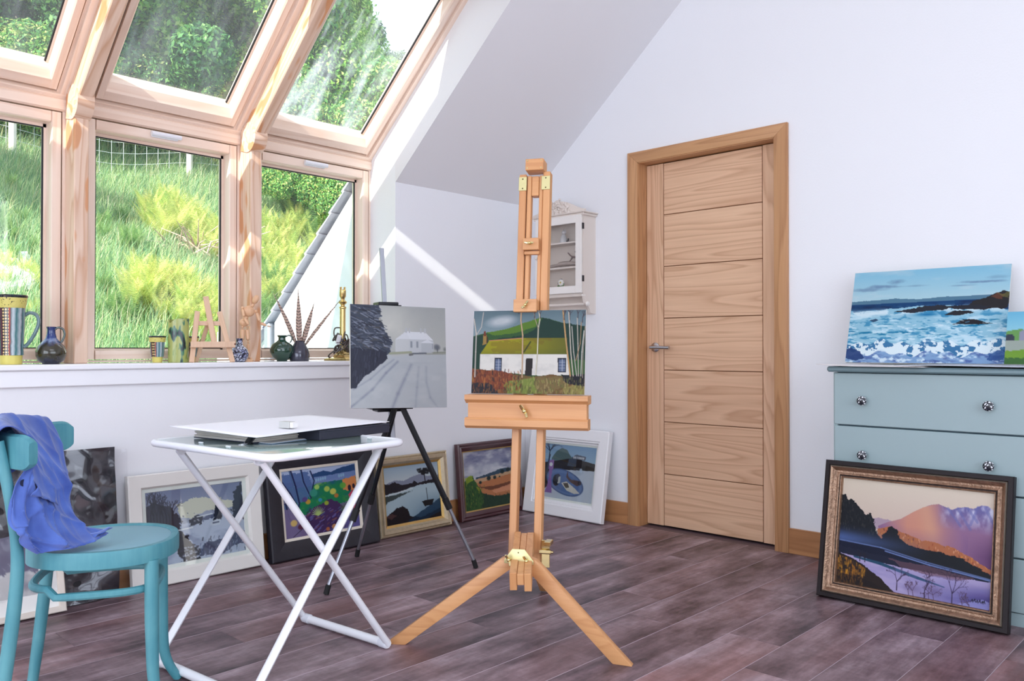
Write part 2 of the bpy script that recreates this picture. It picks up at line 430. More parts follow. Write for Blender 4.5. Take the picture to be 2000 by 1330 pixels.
# --- floor: base slab and one object per laminate plank
def floor_mat():
    m, n, out = nt('dark_laminate')
    tc = N(n, 'ShaderNodeTexCoord'); oi = N(n, 'ShaderNodeObjectInfo')
    sc_ = N(n, 'ShaderNodeVectorMath', operation='SCALE'); sc_.inputs[0].default_value = (91, 47, 13)
    L(n, oi.outputs['Random'], sc_.inputs['Scale'])
    ad = N(n, 'ShaderNodeVectorMath', operation='ADD'); L(n, tc.outputs['Object'], ad.inputs[0]); L(n, sc_.outputs[0], ad.inputs[1])
    def noise(scale, mscale, detail=3, rough=0.55):
        mp = N(n, 'ShaderNodeMapping'); mp.inputs['Scale'].default_value = mscale; L(n, ad.outputs[0], mp.inputs['Vector'])
        x = N(n, 'ShaderNodeTexNoise'); x.inputs['Scale'].default_value = scale; x.inputs['Detail'].default_value = detail; x.inputs['Roughness'].default_value = rough
        L(n, mp.outputs[0], x.inputs['Vector']); return x.outputs['Fac']
    a = noise(6.5, (1.0, 0.36, 1), 6, 0.68)
    r = N(n, 'ShaderNodeValToRGB'); e = r.color_ramp.elements
    e[0].position = 0.33; e[0].color = rgba((58, 44, 50)); e[1].position = 0.68; e[1].color = rgba((164, 144, 152))
    q = e.new(0.43); q.color = rgba((98, 78, 84)); q = e.new(0.55); q.color = rgba((130, 108, 114))
    L(n, a, r.inputs[0])
    # reddish patches
    b = noise(1.7, (1.0, 0.5, 1), 2)
    rb = N(n, 'ShaderNodeMapRange'); rb.inputs['From Min'].default_value = 0.5; rb.inputs['From Max'].default_value = 0.72; rb.inputs['To Max'].default_value = 0.45
    L(n, b, rb.inputs['Value'])
    mx = N(n, 'ShaderNodeMix', data_type='RGBA'); mx.inputs[7].default_value = rgba((146, 96, 88)); L(n, rb.outputs[0], mx.inputs[0]); L(n, r.outputs[0], mx.inputs[6])
    # grain
    gq = noise(42, (1.0, 0.05, 1), 3)
    rg = N(n, 'ShaderNodeMapRange'); rg.inputs['From Min'].default_value = 0.3; rg.inputs['From Max'].default_value = 0.7; rg.inputs['To Min'].default_value = 0.80; rg.inputs['To Max'].default_value = 1.2
    L(n, gq, rg.inputs['Value'])
    # saw marks across
    sq = noise(60, (0.06, 1.0, 1), 2)
    rs = N(n, 'ShaderNodeMapRange'); rs.inputs['From Min'].default_value = 0.35; rs.inputs['From Max'].default_value = 0.75; rs.inputs['To Min'].default_value = 0.95; rs.inputs['To Max'].default_value = 1.12
    L(n, sq, rs.inputs['Value'])
    m0 = N(n, 'ShaderNodeMath', operation='MULTIPLY'); L(n, rg.outputs[0], m0.inputs[0]); L(n, rs.outputs[0], m0.inputs[1])
    rr = N(n, 'ShaderNodeMapRange'); rr.inputs['To Min'].default_value = 0.95; rr.inputs['To Max'].default_value = 1.05; L(n, oi.outputs['Random'], rr.inputs['Value'])
    m1 = N(n, 'ShaderNodeMath', operation='MULTIPLY'); L(n, m0.outputs[0], m1.inputs[0]); L(n, rr.outputs[0], m1.inputs[1])
    vs = N(n, 'ShaderNodeVectorMath', operation='SCALE'); L(n, mx.outputs[2], vs.inputs[0]); L(n, m1.outputs[0], vs.inputs['Scale'])
    p = N(n, 'ShaderNodeBsdfPrincipled'); L(n, vs.outputs[0], p.inputs['Base Color'])
    p.inputs['Roughness'].default_value = 0.42
    bp = N(n, 'ShaderNodeBump'); bp.inputs['Strength'].default_value = 0.25; bp.inputs['Distance'].default_value = 0.002
    L(n, gq, bp.inputs['Height']); L(n, bp.outputs[0], p.inputs['Normal'])
    L(n, p.outputs[0], out.inputs[0])
    return m
FM = floor_mat()
edge_m = plain('plank_edge', (176, 158, 166), 0.45)  # pale tone paints the light glinting off the bevelled joints
fl = setting('floor')
G().box((0.0, Y0, -0.06), (X1, Y1, -0.012)).obj('subfloor', plain('subfloor', (120, 100, 104), 0.8), fl, smooth=False)
PW, PL = 0.1842, 1.285
def plank_mesh(w, l):
    """flat top with a narrow pale chamfer along the joints"""
    c = 0.0010; zt, zb = 0.0, -0.012
    V = [(0, 0, zb), (w, 0, zb), (w, l, zb), (0, l, zb), (0, 0, zt - c), (w, 0, zt - c), (w, l, zt - c), (0, l, zt - c),
         (c, c, zt), (w - c, c, zt), (w - c, l - c, zt), (c, l - c, zt)]
    F = [(3, 2, 1, 0), (0, 1, 5, 4), (1, 2, 6, 5), (2, 3, 7, 6), (3, 0, 4, 7), (4, 5, 9, 8), (5, 6, 10, 9), (6, 7, 11, 10), (7, 4, 8, 11), (8, 9, 10, 11)]
    me = bpy.data.meshes.new('plank'); me.from_pydata(V, [], F); me.update()
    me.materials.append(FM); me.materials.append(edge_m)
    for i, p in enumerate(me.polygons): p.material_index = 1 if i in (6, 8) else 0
    return me
cache = {}
x = 0.0; ci = 0
xs = [0.0]; x = 2.216 - 11 * PW
xs = [0.0] + [x + i * PW for i in range(40) if x + i * PW > 0.02 and x + i * PW < X1 - 0.01] + [X1]
offs = [0.55, 1.05, 0.2, 0.75, 1.2, 0.38, 0.9]
for i in range(len(xs) - 1):
    w = xs[i + 1] - xs[i] - 0.0006
    y = Y0 - (offs[i % 7] + (0.11 * (i % 3))) % PL
    while y < Y1:
        a = max(y, Y0); b = min(y + PL, Y1)
        if b - a > 0.02:
            k = (round(w, 4), round(b - a - 0.0006, 4))
            if k not in cache: cache[k] = plank_mesh(*k)
            o = bpy.data.objects.new('plank', cache[k]); COL.objects.link(o); o.parent = fl
            o.location = (xs[i], a, 0)
        y += PL

# --- windows: three tall lower panes and three roof panes
CY = [-2.9015, -2.1335, -1.3655]
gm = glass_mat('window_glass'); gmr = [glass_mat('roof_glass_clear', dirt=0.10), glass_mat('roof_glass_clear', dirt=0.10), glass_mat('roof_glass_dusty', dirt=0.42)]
def ring_y(g, x0, x1, a0, a1, z0, z1, ia0, ia1, iz0, iz1):
    """rectangular picture-frame solid in the y-z plane"""
    g.box((x0, a0, z0), (x1, ia0, z1)); g.box((x0, ia1, z0), (x1, a1, z1))
    g.box((x0, ia0, z0), (x1, ia1, iz0)); g.box((x0, ia0, iz1), (x1, ia1, z1))
alu = plain('silver_plastic', (232, 232, 238), 0.35, 0.0)
pz, py_, px_ = pine('z'), pine('y'), pine('x')
def lower_window(i):
    c = CY[i]; w = setting('window_%d' % (i + 1), (-0.22, c, 0.905))
    W0, W1 = 0.358, 0.334; H = 1.93 - 0.905
    # outer frame
    for s in (-1, 1):
        G().box((-0.075, s * W0, 0), (0.004, s * (W1 + 0.006), H + 0.0), 0.0015).obj('frame_jamb', pz, w)
    G().box((-0.075, -W1 - 0.006, 0), (0.0, W1 + 0.006, 0.008)).obj('frame_sill', py_, w)
    # sash: jambs and rails, each with an inner bead
    iy = 0.299
    for s in (-1, 1):
        G().poly([(0.006, s * W1, 0.012), (0.006, s * (iy + 0.004), 0.012), (0.001, s * iy, 0.012), (-0.048, s * (iy - 0.004), 0.012), (-0.048, s * (iy - 0.016), 0.012), (-0.07, s * (iy - 0.016), 0.012), (-0.07, s * W1, 0.012)], (0, 0, H - 0.018)).obj('sash_stile', pz, w, smooth=False)
    zt = 1.885 - 0.905; zb = 0.955 - 0.905
    RY = iy - 0.002
    G().poly([(0.0055, -RY, H - 0.0065), (0.0055, -RY, zt), (0.0, -RY, zt - 0.004), (-0.048, -RY, zt - 0.006), (-0.048, -RY, zt - 0.020), (-0.0695, -RY, zt - 0.020), (-0.0695, -RY, H - 0.0065)], (0, 2 * RY, 0)).obj('sash_rail', py_, w, smooth=False)
    G().poly([(0.0055, -RY, 0.0125), (0.0055, -RY, zb - 0.003), (0.001, -RY, zb), (-0.048, -RY, zb + 0.004), (-0.048, -RY, zb + 0.010), (-0.0695, -RY, zb + 0.010), (-0.0695, -RY, 0.0125)], (0, 2 * RY, 0)).obj('sash_rail', py_, w, smooth=False)
    g = G(); ring_y(g, -0.054, -0.047, -iy + 0.014, iy - 0.014, zb + 0.008, zt - 0.018, -iy + 0.020, iy - 0.020, zb + 0.012, zt - 0.023)
    g.obj('gasket', dark, w, smooth=False)
    G().box((-0.062, -iy + 0.017, zb + 0.01), (-0.056, iy - 0.017, zt - 0.02)).obj('pane', gm, w, smooth=False)
    hy = -0.01 if i < 2 else -0.006
    g = G(); g.box((0.006, hy - 0.062, zt + 0.008), (0.020, hy + 0.058, zt + 0.022), 0.003)
    g.tube([(0.026, hy - 0.066, zt + 0.022), (0.026, hy + 0.066, zt + 0.022)], 0.0105, 12)
    hh = g.obj('window_handle', alu, w)
    return w
for i in range(3): lower_window(i)
def M_slope(c): 
    # local x = along y (right in view), local y = up slope, local z = normal AWAY from room
    X = Vector((0, 1, 0)); Yv = Vector((CS, 0, SN)); Zv = X.cross(Yv)
    M = Matrix((X, Yv, Zv)).transposed().to_4x4(); M.translation = Vector((-0.22, c, 1.98)); return M
# local z: X x Y = (0,1,0)x(CS,0,SN) = (SN,0,-CS) -> towards the room
def roof_window(i):
    c = CY[i]; w = setting('window_%d' % (i + 4)); w.matrix_basis = M_slope(c)
    S1 = 1.075; I = 0.282; O = 0.308
    px2 = pine('x'); py2 = pine('y')
    for s in (-1, 1):
        G().box((s * 0.356, 0.010, -0.10), (s * 0.325, S1, 0.004), 0.0015).obj('frame_jamb', py2, w)
        G().box((s * 0.325, 0.024, -0.10), (s * 0.314, S1, -0.010)).obj('frame_rebate', py2, w)
        G().poly([(s * O, 0.040, -0.002), (s * I, 0.040, -0.002), (s * (I - 0.006), 0.040, -0.008), (s * (I - 0.010), 0.040, -0.062), (s * (I - 0.018), 0.04, -0.066), (s * (I - 0.018), 0.04, -0.09), (s * O, 0.04, -0.09)], (0, 1.01, 0)).obj('sash_stile', py2, w, smooth=False)
    G().box((-0.3565, 0.0, -0.10), (0.3565, 0.026, 0.006), 0.0015).obj('frame_rail', px2, w)
    G().box((-0.356, S1 - 0.015, -0.10), (0.356, S1 + 0.03, 0.006), 0.0015).obj('frame_rail', px2, w)
    RI = I - 0.001
    G().poly([(-RI, 0.0405, -0.0025), (-RI, 0.082, -0.0025), (-RI, 0.112, -0.035), (-RI, 0.116, -0.066), (-RI, 0.120, -0.0895), (-RI, 0.0405, -0.0895)], (2 * RI, 0, 0)).obj('sash_rail', px2, w, smooth=False)
    G().box((-RI, 0.995, -0.0895), (RI, 1.0495, -0.0025)).obj('sash_rail', px2, w, smooth=False)
    g = G()
    for s in (-1, 1): g.box((s * (I - 0.018), 0.118, -0.074), (s * (I - 0.024), 0.997, -0.066))
    g.obj('gasket', dark, w, smooth=False)
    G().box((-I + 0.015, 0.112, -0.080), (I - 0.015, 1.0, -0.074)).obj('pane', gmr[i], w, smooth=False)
    return w
for i in range(3): roof_window(i)
# transom between lower and roof windows
tr = setting('trim_3')
for i in range(3):
    a, b = CY[i] - 0.358, CY[i] + 0.358
    G().poly([(-0.205, a, 1.936), (-0.205, a, 1.975), (-0.225, a, 1.998), (-0.30, a, 2.00), (-0.30, a, 1.93), (-0.215, a, 1.93)], (0, b - a, 0)).obj('transom', py_, tr, smooth=False)
# posts and rafters with the rounded seat at the joint
for yc in (-1.7555, -2.5235):
    t = setting('trim_%d' % (4 + int((-1.7 - yc) / 0.7)))
    G().box((-0.30, -0.0275 + yc, 0.902), (-0.11, 0.0275 + yc, 1.99), 0.004).obj('post', pine_knotty('z'), t)
    r = G().box((-0.0275, 0.03, -0.10), (0.0275, 1.12, 0.11), 0.004).obj('rafter', pine_knotty('y'), t)
    r.matrix_basis = M_slope(yc)
    # seat: rounded disc profile with a scooped neck
    g = G(); P = []
    cx_, cz_ = -0.132, 1.955
    for k in range(21):
        a = -PI * 0.62 + k / 20 * PI * 1.25
        P.append((cx_ + 0.070 * math.cos(a), yc - 0.032, cz_ + 0.070 * math.sin(a)))
    P.append((-0.20, yc - 0.031, 2.0)); P.append((-0.20, yc - 0.031, 1.90))
    g.poly(P, (0, 0.064, 0)).obj('rafter_seat', pine_knotty('y'), t)
# exterior: slates along the verge above the cheek wall, downpipe and low wall
slate = plain('grey_slate', (150, 150, 162), 0.7, var=0.15, vscale=20)
rf = thing('tiled_roof_edge', 'grey slate roof edge stepping down above the white outside wall', 'roof', (-0.26, WB - 0.02, 1.95))
for k in range(9):
    x0 = -0.02 - k * 0.125
    p0 = Vector((x0, 0, 0.856 * x0 + 0.014)); d = Vector((-CS, 0, -SN)); nrm = Vector((-SN, 0, CS))
    a = p0; b = p0 + d * 0.185 + nrm * 0.012
    q = [a - nrm * 0.003, b - nrm * 0.006, b + nrm * 0.010, a + nrm * 0.005]
    G().poly([(v.x, -0.02, v.z) for v in q], (0, 1.2, 0), 0.001).obj('slate', slate, rf, smooth=False)
g = G(); g.box((-1.285, WB - 0.03, -0.2), (-1.225, WB + 0.03, 1.125), 0.01)
tag(g.obj('downpipe', plain('grey_zinc', (168, 172, 184), 0.45, 0.6)), 'grey metal downpipe at the end of the white outside wall', 'downpipe')
g = G(); g.box((-2.0, WB + 0.02, -0.3), (-1.29, WB + 0.16, 1.085), 0.01)
tag(g.obj('garden_wall', render_w), 'low white rendered wall outside beyond the downpipe', 'wall')
# ------------------------------------------------------------------ painted pictures (colour laid down on a fine grid)
def vnoise(h, w, fx, fy, seed):
    r = np.random.RandomState(seed); gx, gy = int(fx) + 3, int(fy) + 3
    t = r.rand(gy, gx)
    X = np.linspace(0, fx, w); Y = np.linspace(0, fy, h)
    xi = X.astype(int); yi = Y.astype(int); xf = X - xi; yf = Y - yi
    xf = xf * xf * (3 - 2 * xf); yf = yf * yf * (3 - 2 * yf)
    a = t[np.ix_(yi, xi)]; b = t[np.ix_(yi, xi + 1)]; c = t[np.ix_(yi + 1, xi)]; d = t[np.ix_(yi + 1, xi + 1)]
    xf = xf[None, :]; yf = yf[:, None]
    return (a * (1 - xf) + b * xf) * (1 - yf) + (c * (1 - xf) + d * xf) * yf
class Cv:
    """canvas, u,v in 0..1 with v downwards, colours 0..255"""
    def __init__(s, w, h, col=(200, 200, 200)):
        s.w, s.h = w, h; s.a = np.zeros((h, w, 3)); s.a[:] = col
        s.clip = None
        s.U, s.V = np.meshgrid((np.arange(w) + .5) / w, (np.arange(h) + .5) / h)
    def n(s, fx, fy, seed=1, o=4):
        t = 0; amp = 1; tot = 0
        for k in range(o):
            t = t + amp * vnoise(s.h, s.w, fx * 2 ** k, fy * 2 ** k, seed + k * 17); tot += amp; amp *= 0.55
        return t / tot
    def mix(s, m, col):
        m = np.clip(m, 0, 1)[..., None]
        if s.clip is not None: m = m * s.clip[..., None]
        s.a = s.a * (1 - m) + np.asarray(col, dtype=float) * m; return s
    def grad(s, v0, v1, c0, c1):
        m = (s.V >= v0) & (s.V <= v1); t = np.clip((s.V - v0) / (v1 - v0), 0, 1)[..., None]
        c = np.array(c0) * (1 - t) + np.array(c1) * t
        s.a = np.where(m[..., None], c, s.a); return s
    def inside(s, pts, rag=0.0, seed=3, f=30):
        U, V = s.U, s.V
        if rag: U = U + (s.n(f, f, seed, 3) - .5) * rag; V = V + (s.n(f, f, seed + 5, 3) - .5) * rag
        m = np.zeros_like(U, dtype=bool); k = len(pts)
        for i in range(k):
            x0, y0 = pts[i]; x1, y1 = pts[(i + 1) % k]
            if y0 == y1: continue
            m ^= ((V < y0) != (V < y1)) & (U < (x1 - x0) * (V - y0) / (y1 - y0) + x0)
        return m.astype(float)
    def poly(s, pts, col, al=1.0, rag=0.0, seed=3, f=30, tex=None):
        m = s.inside(pts, rag, seed, f) * al
        if tex is not None: m = m * tex
        return s.mix(m, col)
    def below(s, pts, col, al=1.0, rag=0.0, seed=3, f=30, bottom=1.1, tex=None):
        return s.poly([(pts[0][0] - .02, bottom)] + list(pts) + [(pts[-1][0] + .02, bottom)], col, al, rag, seed, f, tex)
    def line(s, pts, width, col, al=1.0, asp=None):
        asp = s.h / s.w if asp is None else asp
        k = len(pts); ws = width if isinstance(width, (list, tuple)) else [width] * k
        for i in range(k - 1):
            (x0, y0), (x1, y1) = pts[i], pts[i + 1]
            dx, dy = x1 - x0, (y1 - y0) * asp; L2 = dx * dx + dy * dy + 1e-12
            t = np.clip(((s.U - x0) * dx + (s.V - y0) * asp * dy) / L2, 0, 1)
            d = np.hypot(s.U - x0 - t * dx, (s.V - y0) * asp - t * dy)
            w_ = ws[i] * (1 - t) + ws[i + 1] * t
            s.mix(np.clip((w_ - d) * s.w + .5, 0, 1) * al, col)
        return s
    def ell(s, c, r, col, al=1.0, soft=0.1):
        d = np.hypot((s.U - c[0]) / r[0], (s.V - c[1]) / r[1])
        return s.mix(np.clip((1 - d) / soft, 0, 1) * al, col)
    def dabs(s, n, box, size, cols, seed=1, al=0.8, ang=0.0, stretch=1.0):
        r = np.random.RandomState(seed); asp = s.h / s.w
        for k in range(n):
            u = r.uniform(box[0], box[2]); v = r.uniform(box[1], box[3]); sz = size * r.uniform(.5, 1.3); c = cols[r.randint(len(cols))]
            a = ang + r.uniform(-.3, .3); l = sz * stretch
            s.line([(u - l * math.cos(a), v - l * math.sin(a) / asp), (u + l * math.cos(a), v + l * math.sin(a) / asp)], sz, c, al)
        return s
    def tree(s, x, y, ht, col, seed=1, w=0.006, spread=0.5, depth=4, lean=0.0, al=1.0):
        r = random.Random(seed)
        def br(x, y, a, l, w_, d):
            x2 = x + math.cos(a) * l * s.h / s.w; y2 = y - math.sin(a) * l
            s.line([(x, y), (x2, y2)], [w_, w_ * .65], col, al)
            if d > 0:
                for q in range(2 if d < depth else 3):
                    br(x2, y2, a + r.uniform(-spread, spread) * 1.3, l * r.uniform(.55, .8), w_ * .62, d - 1)
        br(x, y, PI / 2 + lean, ht * .38, w, depth); return s
def art(c, gain=1.0): return lin(np.clip((c.a - 8) * gain * .96, 0, 255))
oilm = attr_mat('oil_paint', rough=0.5, spec=0.22, bump=0.12)
printm = attr_mat('watercolour_print', rough=0.6, spec=0.3)
def picture(name, cv, x0, z0, w, h, y, parent, mat=None, gain=1.0):
    """cv painted on the rectangle x0..x0+w, z0..z0+h at depth y (front faces -y)"""
    H_, W_ = cv.h, cv.w
    xs = x0 + np.linspace(0, 1, W_) * w; zs = z0 + (1 - np.linspace(0, 1, H_)) * h
    XX, ZZ = np.meshgrid(xs, zs); V = np.stack([XX, np.full_like(XX, y), ZZ], -1).reshape(-1, 3)
    i = np.arange(H_ - 1)[:, None] * W_ + np.arange(W_ - 1)[None, :]
    F = np.stack([i, i + W_, i + W_ + 1, i + 1], -1).reshape(-1, 4)
    me = mesh_np(name, V, F, art(cv, gain).reshape(-1, 3))
    return link(name, me, mat or oilm, parent)

def p_winter():
    c = Cv(190, 205, (176, 178, 176))
    c.grad(0, .45, (168, 170, 168), (188, 189, 184))
    c.mix(np.exp(-(((c.U - .42) / .22) ** 2 + ((c.V - .2) / .2) ** 2)) * .7, (214, 212, 202))
    c.mix((c.n(5, 5, 2) - .45) * .8, (156, 160, 162))
    # ground
    c.below([(0, .5), (.4, .485), (1, .47)], (186, 190, 193))
    # right bushes
    for k in range(12): c.ell((.90 + .012 * math.sin(k * 2.1), .40 + .012 * math.cos(k * 1.7)), (.035, .028), (112, 116, 124), .35, .8)
    c.line([(.905, .42), (.905, .455)], .004, (96, 98, 104)); c.ell((.99, .42), (.03, .03), (112, 116, 112), .8, .8)
    c.line([(.86, .455), (1, .45)], .009, (140, 144, 128), .8); c.line([(.78, .47), (1, .465)], .006, (150, 152, 138), .7)
    # house
    c.poly([(.46, .33), (.57, .25), (.60, .33), (.60, .46), (.46, .46)], (203, 205, 206))
    c.poly([(.57, .25), (.78, .255), (.86, .33), (.60, .325)], (222, 224, 227))
    c.poly([(.46, .33), (.57, .25), (.61, .325)], (218, 220, 223))
    c.poly([(.60, .325), (.86, .33), (.865, .45), (.60, .46)], (197, 200, 203))
    c.poly([(.725, .36), (.80, .325), (.865, .36)], (220, 222, 226)); c.poly([(.73, .36), (.865, .36), (.865, .45), (.73, .455)], (186, 190, 194))
    for x in (.615, .68): c.poly([(x, .345), (x + .02, .345), (x + .02, .41), (x, .41)], (150, 155, 162))
    c.poly([(.845, .365), (.86, .365), (.86, .42), (.845, .42)], (160, 164, 170))
    for x in (.565, .60, .72, .765): c.poly([(x, .215), (x + .018, .215), (x + .018, .262), (x, .262)], (188, 190, 193))
    c.line([(.40, .47), (.62, .455)], .012, (160, 164, 138), .9); c.line([(.42, .492), (.60, .475)], .006, (190, 190, 186))
    c.line([(.64, .468), (.78, .462)], .008, (110, 114, 122)); c.line([(.61, .48), (.635, .475)], .012, (120, 120, 120))
    # road ruts
    for pts, w, a in (([(.48, .55), (.36, .66), (.22, .82), (.0, .99)], .018, .55), ([(.44, .53), (.34, .6), (.2, .72), (.03, .82)], .014, .35),
                      ([(.62, .58), (.55, .72), (.48, .86), (.42, 1.0)], .026, .45), ([(.78, .6), (.78, .75), (.82, .9), (.9, 1)], .02, .22), ([(.7, .6), (.68, .8), (.66, 1)], .02, .25)):
        c.line(pts, w, (150, 155, 168), a * .6); c.line(pts, w * .4, (138, 144, 158), a)
    c.mix((c.n(8, 14, 4) - .5) * .9 * (c.V > .52), (206, 208, 208)); c.mix((c.n(3, 9, 9) - .52) * .9 * (c.V > .55), (166, 172, 178))
    # dark tree and hedge at the left
    c.poly([(-.1, -.1), (.24, -.1), (.30, .05), (.33, .14), (.36, .25), (.40, .36), (.42, .44), (.36, .47), (-.1, .5)], (72, 78, 92), 1, .13, 5, 14)
    c.poly([(-.1, .42), (.30, .44), (.37, .45), (.38, .52), (.30, .58), (.22, .64), (.12, .72), (.05, .80), (-.1, .84)], (58, 60, 74), 1, .03, 8, 20)
    r = np.random.RandomState(5)
    for k in range(260):
        u = r.uniform(0, .36); v = r.uniform(0, .42)
        if u > .26 + v * .3: continue
        cc = [(120, 126, 142), (44, 48, 60), (150, 156, 170), (86, 84, 84), (58, 62, 76)][r.randint(5)]
        c.line([(u, v), (u + r.uniform(.02, .08), v + r.uniform(-.01, .04))], r.uniform(.002, .006), cc, .75)
    for k in range(90):
        u = r.uniform(.0, .34); v = r.uniform(.47, .8)
        if v > .82 - u * .9: continue
        c.line([(u, v), (u + .008, v - .05)], .004, [(84, 86, 104), (46, 48, 60)][r.randint(2)], .5)
    return c
def p_cottage():
    c = Cv(226, 165, (112, 134, 142))
    c.grad(0, .5, (92, 112, 120), (150, 166, 172)); c.mix((c.n(4, 3, 3) - .45) * 1.2, (88, 104, 114))
    d = np.hypot((c.U - .26 - (c.V - .12) * -.5) / .15, (c.V - .13) / .085)
    c.mix(np.clip((1.05 - d) * 1.4, 0, 1) * (.6 + .4 * c.n(8, 8, 5)), (200, 200, 202))
    c.poly([(0, .31), (.12, .27), (.3, .225), (.45, .16), (.6, .09), (.66, .1), (.8, .155), (1, .2), (1, .9), (0, .9)], (48, 84, 44))
    c.poly([(.12, .27), (.3, .225), (.45, .16), (.6, .09), (.56, .2), (.4, .27), (.2, .3)], (92, 124, 38), .85, .02)
    c.poly([(.62, .09), (.8, .155), (1, .2), (1, .6), (.2, .5), (.15, .36), (.3, .33), (.45, .3), (.58, .2)], (22, 52, 46), .9, .03)
    c.poly([(0, .32), (.1, .29), (.14, .5), (0, .9)], (30, 58, 50), .9)
    # roof
    c.poly([(.15, .365), (.45, .335), (.84, .335), (.845, .53), (.07, .53)], (146, 140, 22)); 
    c.mix(c.inside([(.15, .365), (.45, .335), (.84, .335), (.845, .53), (.07, .53)]) * np.clip((c.U - .35) * 1.8, 0, 1) * .85, (82, 84, 34))
    c.mix(c.inside([(.15, .365), (.45, .335), (.84, .335), (.845, .53), (.07, .53)]) * (c.n(5, 9, 8) > .55) * .35, (110, 84, 30))
    c.mix(c.inside([(.15, .365), (.45, .335), (.84, .335), (.845, .53), (.07, .53)]) * np.clip((c.V - .45) * 6, 0, 1) * .5, (60, 80, 20))
    c.line([(.15, .365), (.45, .335)], .004, (190, 130, 90)); c.line([(.52, .38), (.465, .5)], .006, (56, 60, 26))
    c.poly([(.095, .3), (.125, .3), (.128, .4), (.09, .42)], (150, 120, 66)); c.poly([(.125, .3), (.135, .33), (.135, .39), (.122, .4)], (60, 40, 34)); c.poly([(.1, .25), (.115, .25), (.12, .31), (.096, .31)], (110, 52, 36))
    # wall
    c.poly([(.07, .53), (.845, .53), (.87, .77), (.6, .78), (.42, .76), (.07, .72)], (214, 210, 202)); c.mix(c.inside([(.07, .53), (.845, .53), (.87, .77), (.42, .76), (.07, .72)]) * (c.n(14, 12, 3) - .45) * 1.2, (178, 176, 174))
    for x0, x1 in ((.21, .27), (.77, .835)):
        c.poly([(x0 - .008, .57), (x1, .57), (x1, .74), (x0 - .004, .74)], (46, 50, 62)); c.poly([(x0 + .004, .585), (x1 - .008, .585), (x1 - .008, .725), (x0 + .004, .725)], (92, 104, 130))
        c.line([((x0 + x1) / 2, .585), ((x0 + x1) / 2, .725)], .0022, (188, 192, 200)); 
        for v in (.62, .655, .69): c.line([(x0 + .004, v), (x1 - .008, v)], .0018, (170, 176, 190))
    c.poly([(.485, .575), (.545, .575), (.54, .78), (.478, .78)], (40, 34, 34))
    # grasses
    c.below([(0, .7), (.1, .71), (.25, .74), (.42, .77), (.55, .8), (.7, .76), (.8, .78), (1, .8)], (110, 84, 50), 1, .03, 2, 22)
    c.poly([(0, .72), (.3, .74), (.42, .78), (.34, .95), (0, .95)], (122, 58, 38), .8, .08, 4, 12); c.poly([(.32, .86), (.55, .8), (.62, 1), (.3, 1.02)], (118, 134, 62), .9, .08, 6, 10)
    c.poly([(.6, .8), (.78, .78), (.84, .9), (.72, 1), (.58, .98)], (120, 104, 66), .8, .08, 7, 12); c.poly([(0, .86), (.2, .9), (.3, 1.02), (0, 1.02)], (30, 34, 46), .9, .1, 9, 10)
    c.poly([(.78, .77), (1, .76), (1, .9), (.9, .88), (.82, .84)], (24, 24, 34), .95, .05, 11, 14); c.poly([(.82, .9), (1, .88), (1, 1.02), (.8, 1.02)], (140, 132, 76), .8, .1, 10, 10)
    c.dabs(260, (0, .72, .45, 1), .004, [(150, 84, 46), (84, 40, 30), (170, 110, 56), (46, 36, 40)], 3, .6, PI / 2, 3)
    c.dabs(200, (.35, .8, 1, 1), .004, [(150, 158, 84), (96, 104, 52), (176, 160, 110), (70, 62, 42)], 4, .55, PI / 2, 3)
    # birches
    for pts, w, cc in (([(.03, .8), (.03, .5), (.03, .28), (.005, .1)], .006, (196, 188, 178)), ([(.03, .3), (.075, .2), (.09, .02)], .004, (200, 192, 184)),
                       ([(.455, .8), (.452, .5), (.45, .3), (.43, .12), (.432, 0)], .0065, (196, 164, 130)),
                       ([(.575, .77), (.585, .5), (.587, .22), (.6, .1), (.585, 0)], .0055, (206, 200, 176)), ([(.587, .22), (.555, .1), (.54, 0)], .003, (190, 170, 140)),
                       ([(.875, .78), (.845, .5), (.825, .3), (.81, .12), (.8, 0)], .0075, (188, 150, 100)), ([(.9, .78), (.875, .5), (.86, .2), (.85, .03)], .005, (206, 196, 180)),
                       ([(.93, .78), (.9, .5), (.88, .2)], .004, (196, 190, 180)), ([(.945, .78), (.935, .4), (.925, .1)], .004, (200, 190, 176)), ([(.965, .78), (.97, .5), (.985, .25)], .004, (210, 204, 196)),
                       ([(.92, .6), (.955, .4), (.96, .15)], .003, (190, 150, 110)), ([(.98, .8), (.98, .5), (.995, .2)], .003, (186, 170, 150))):
        c.line(pts, w, (60, 50, 50), .6); c.line([(a - .001, b) for a, b in pts], w * .8, cc)
    for x, y, sd in ((.6, .1, 2), (.55, .1, 3), (.81, .12, 4), (.86, .12, 5), (.93, .1, 6), (.97, .15, 8), (.41, .04, 9)): c.tree(x, y, .14, (64, 46, 52), sd, .0028, .5, 3)
    return c
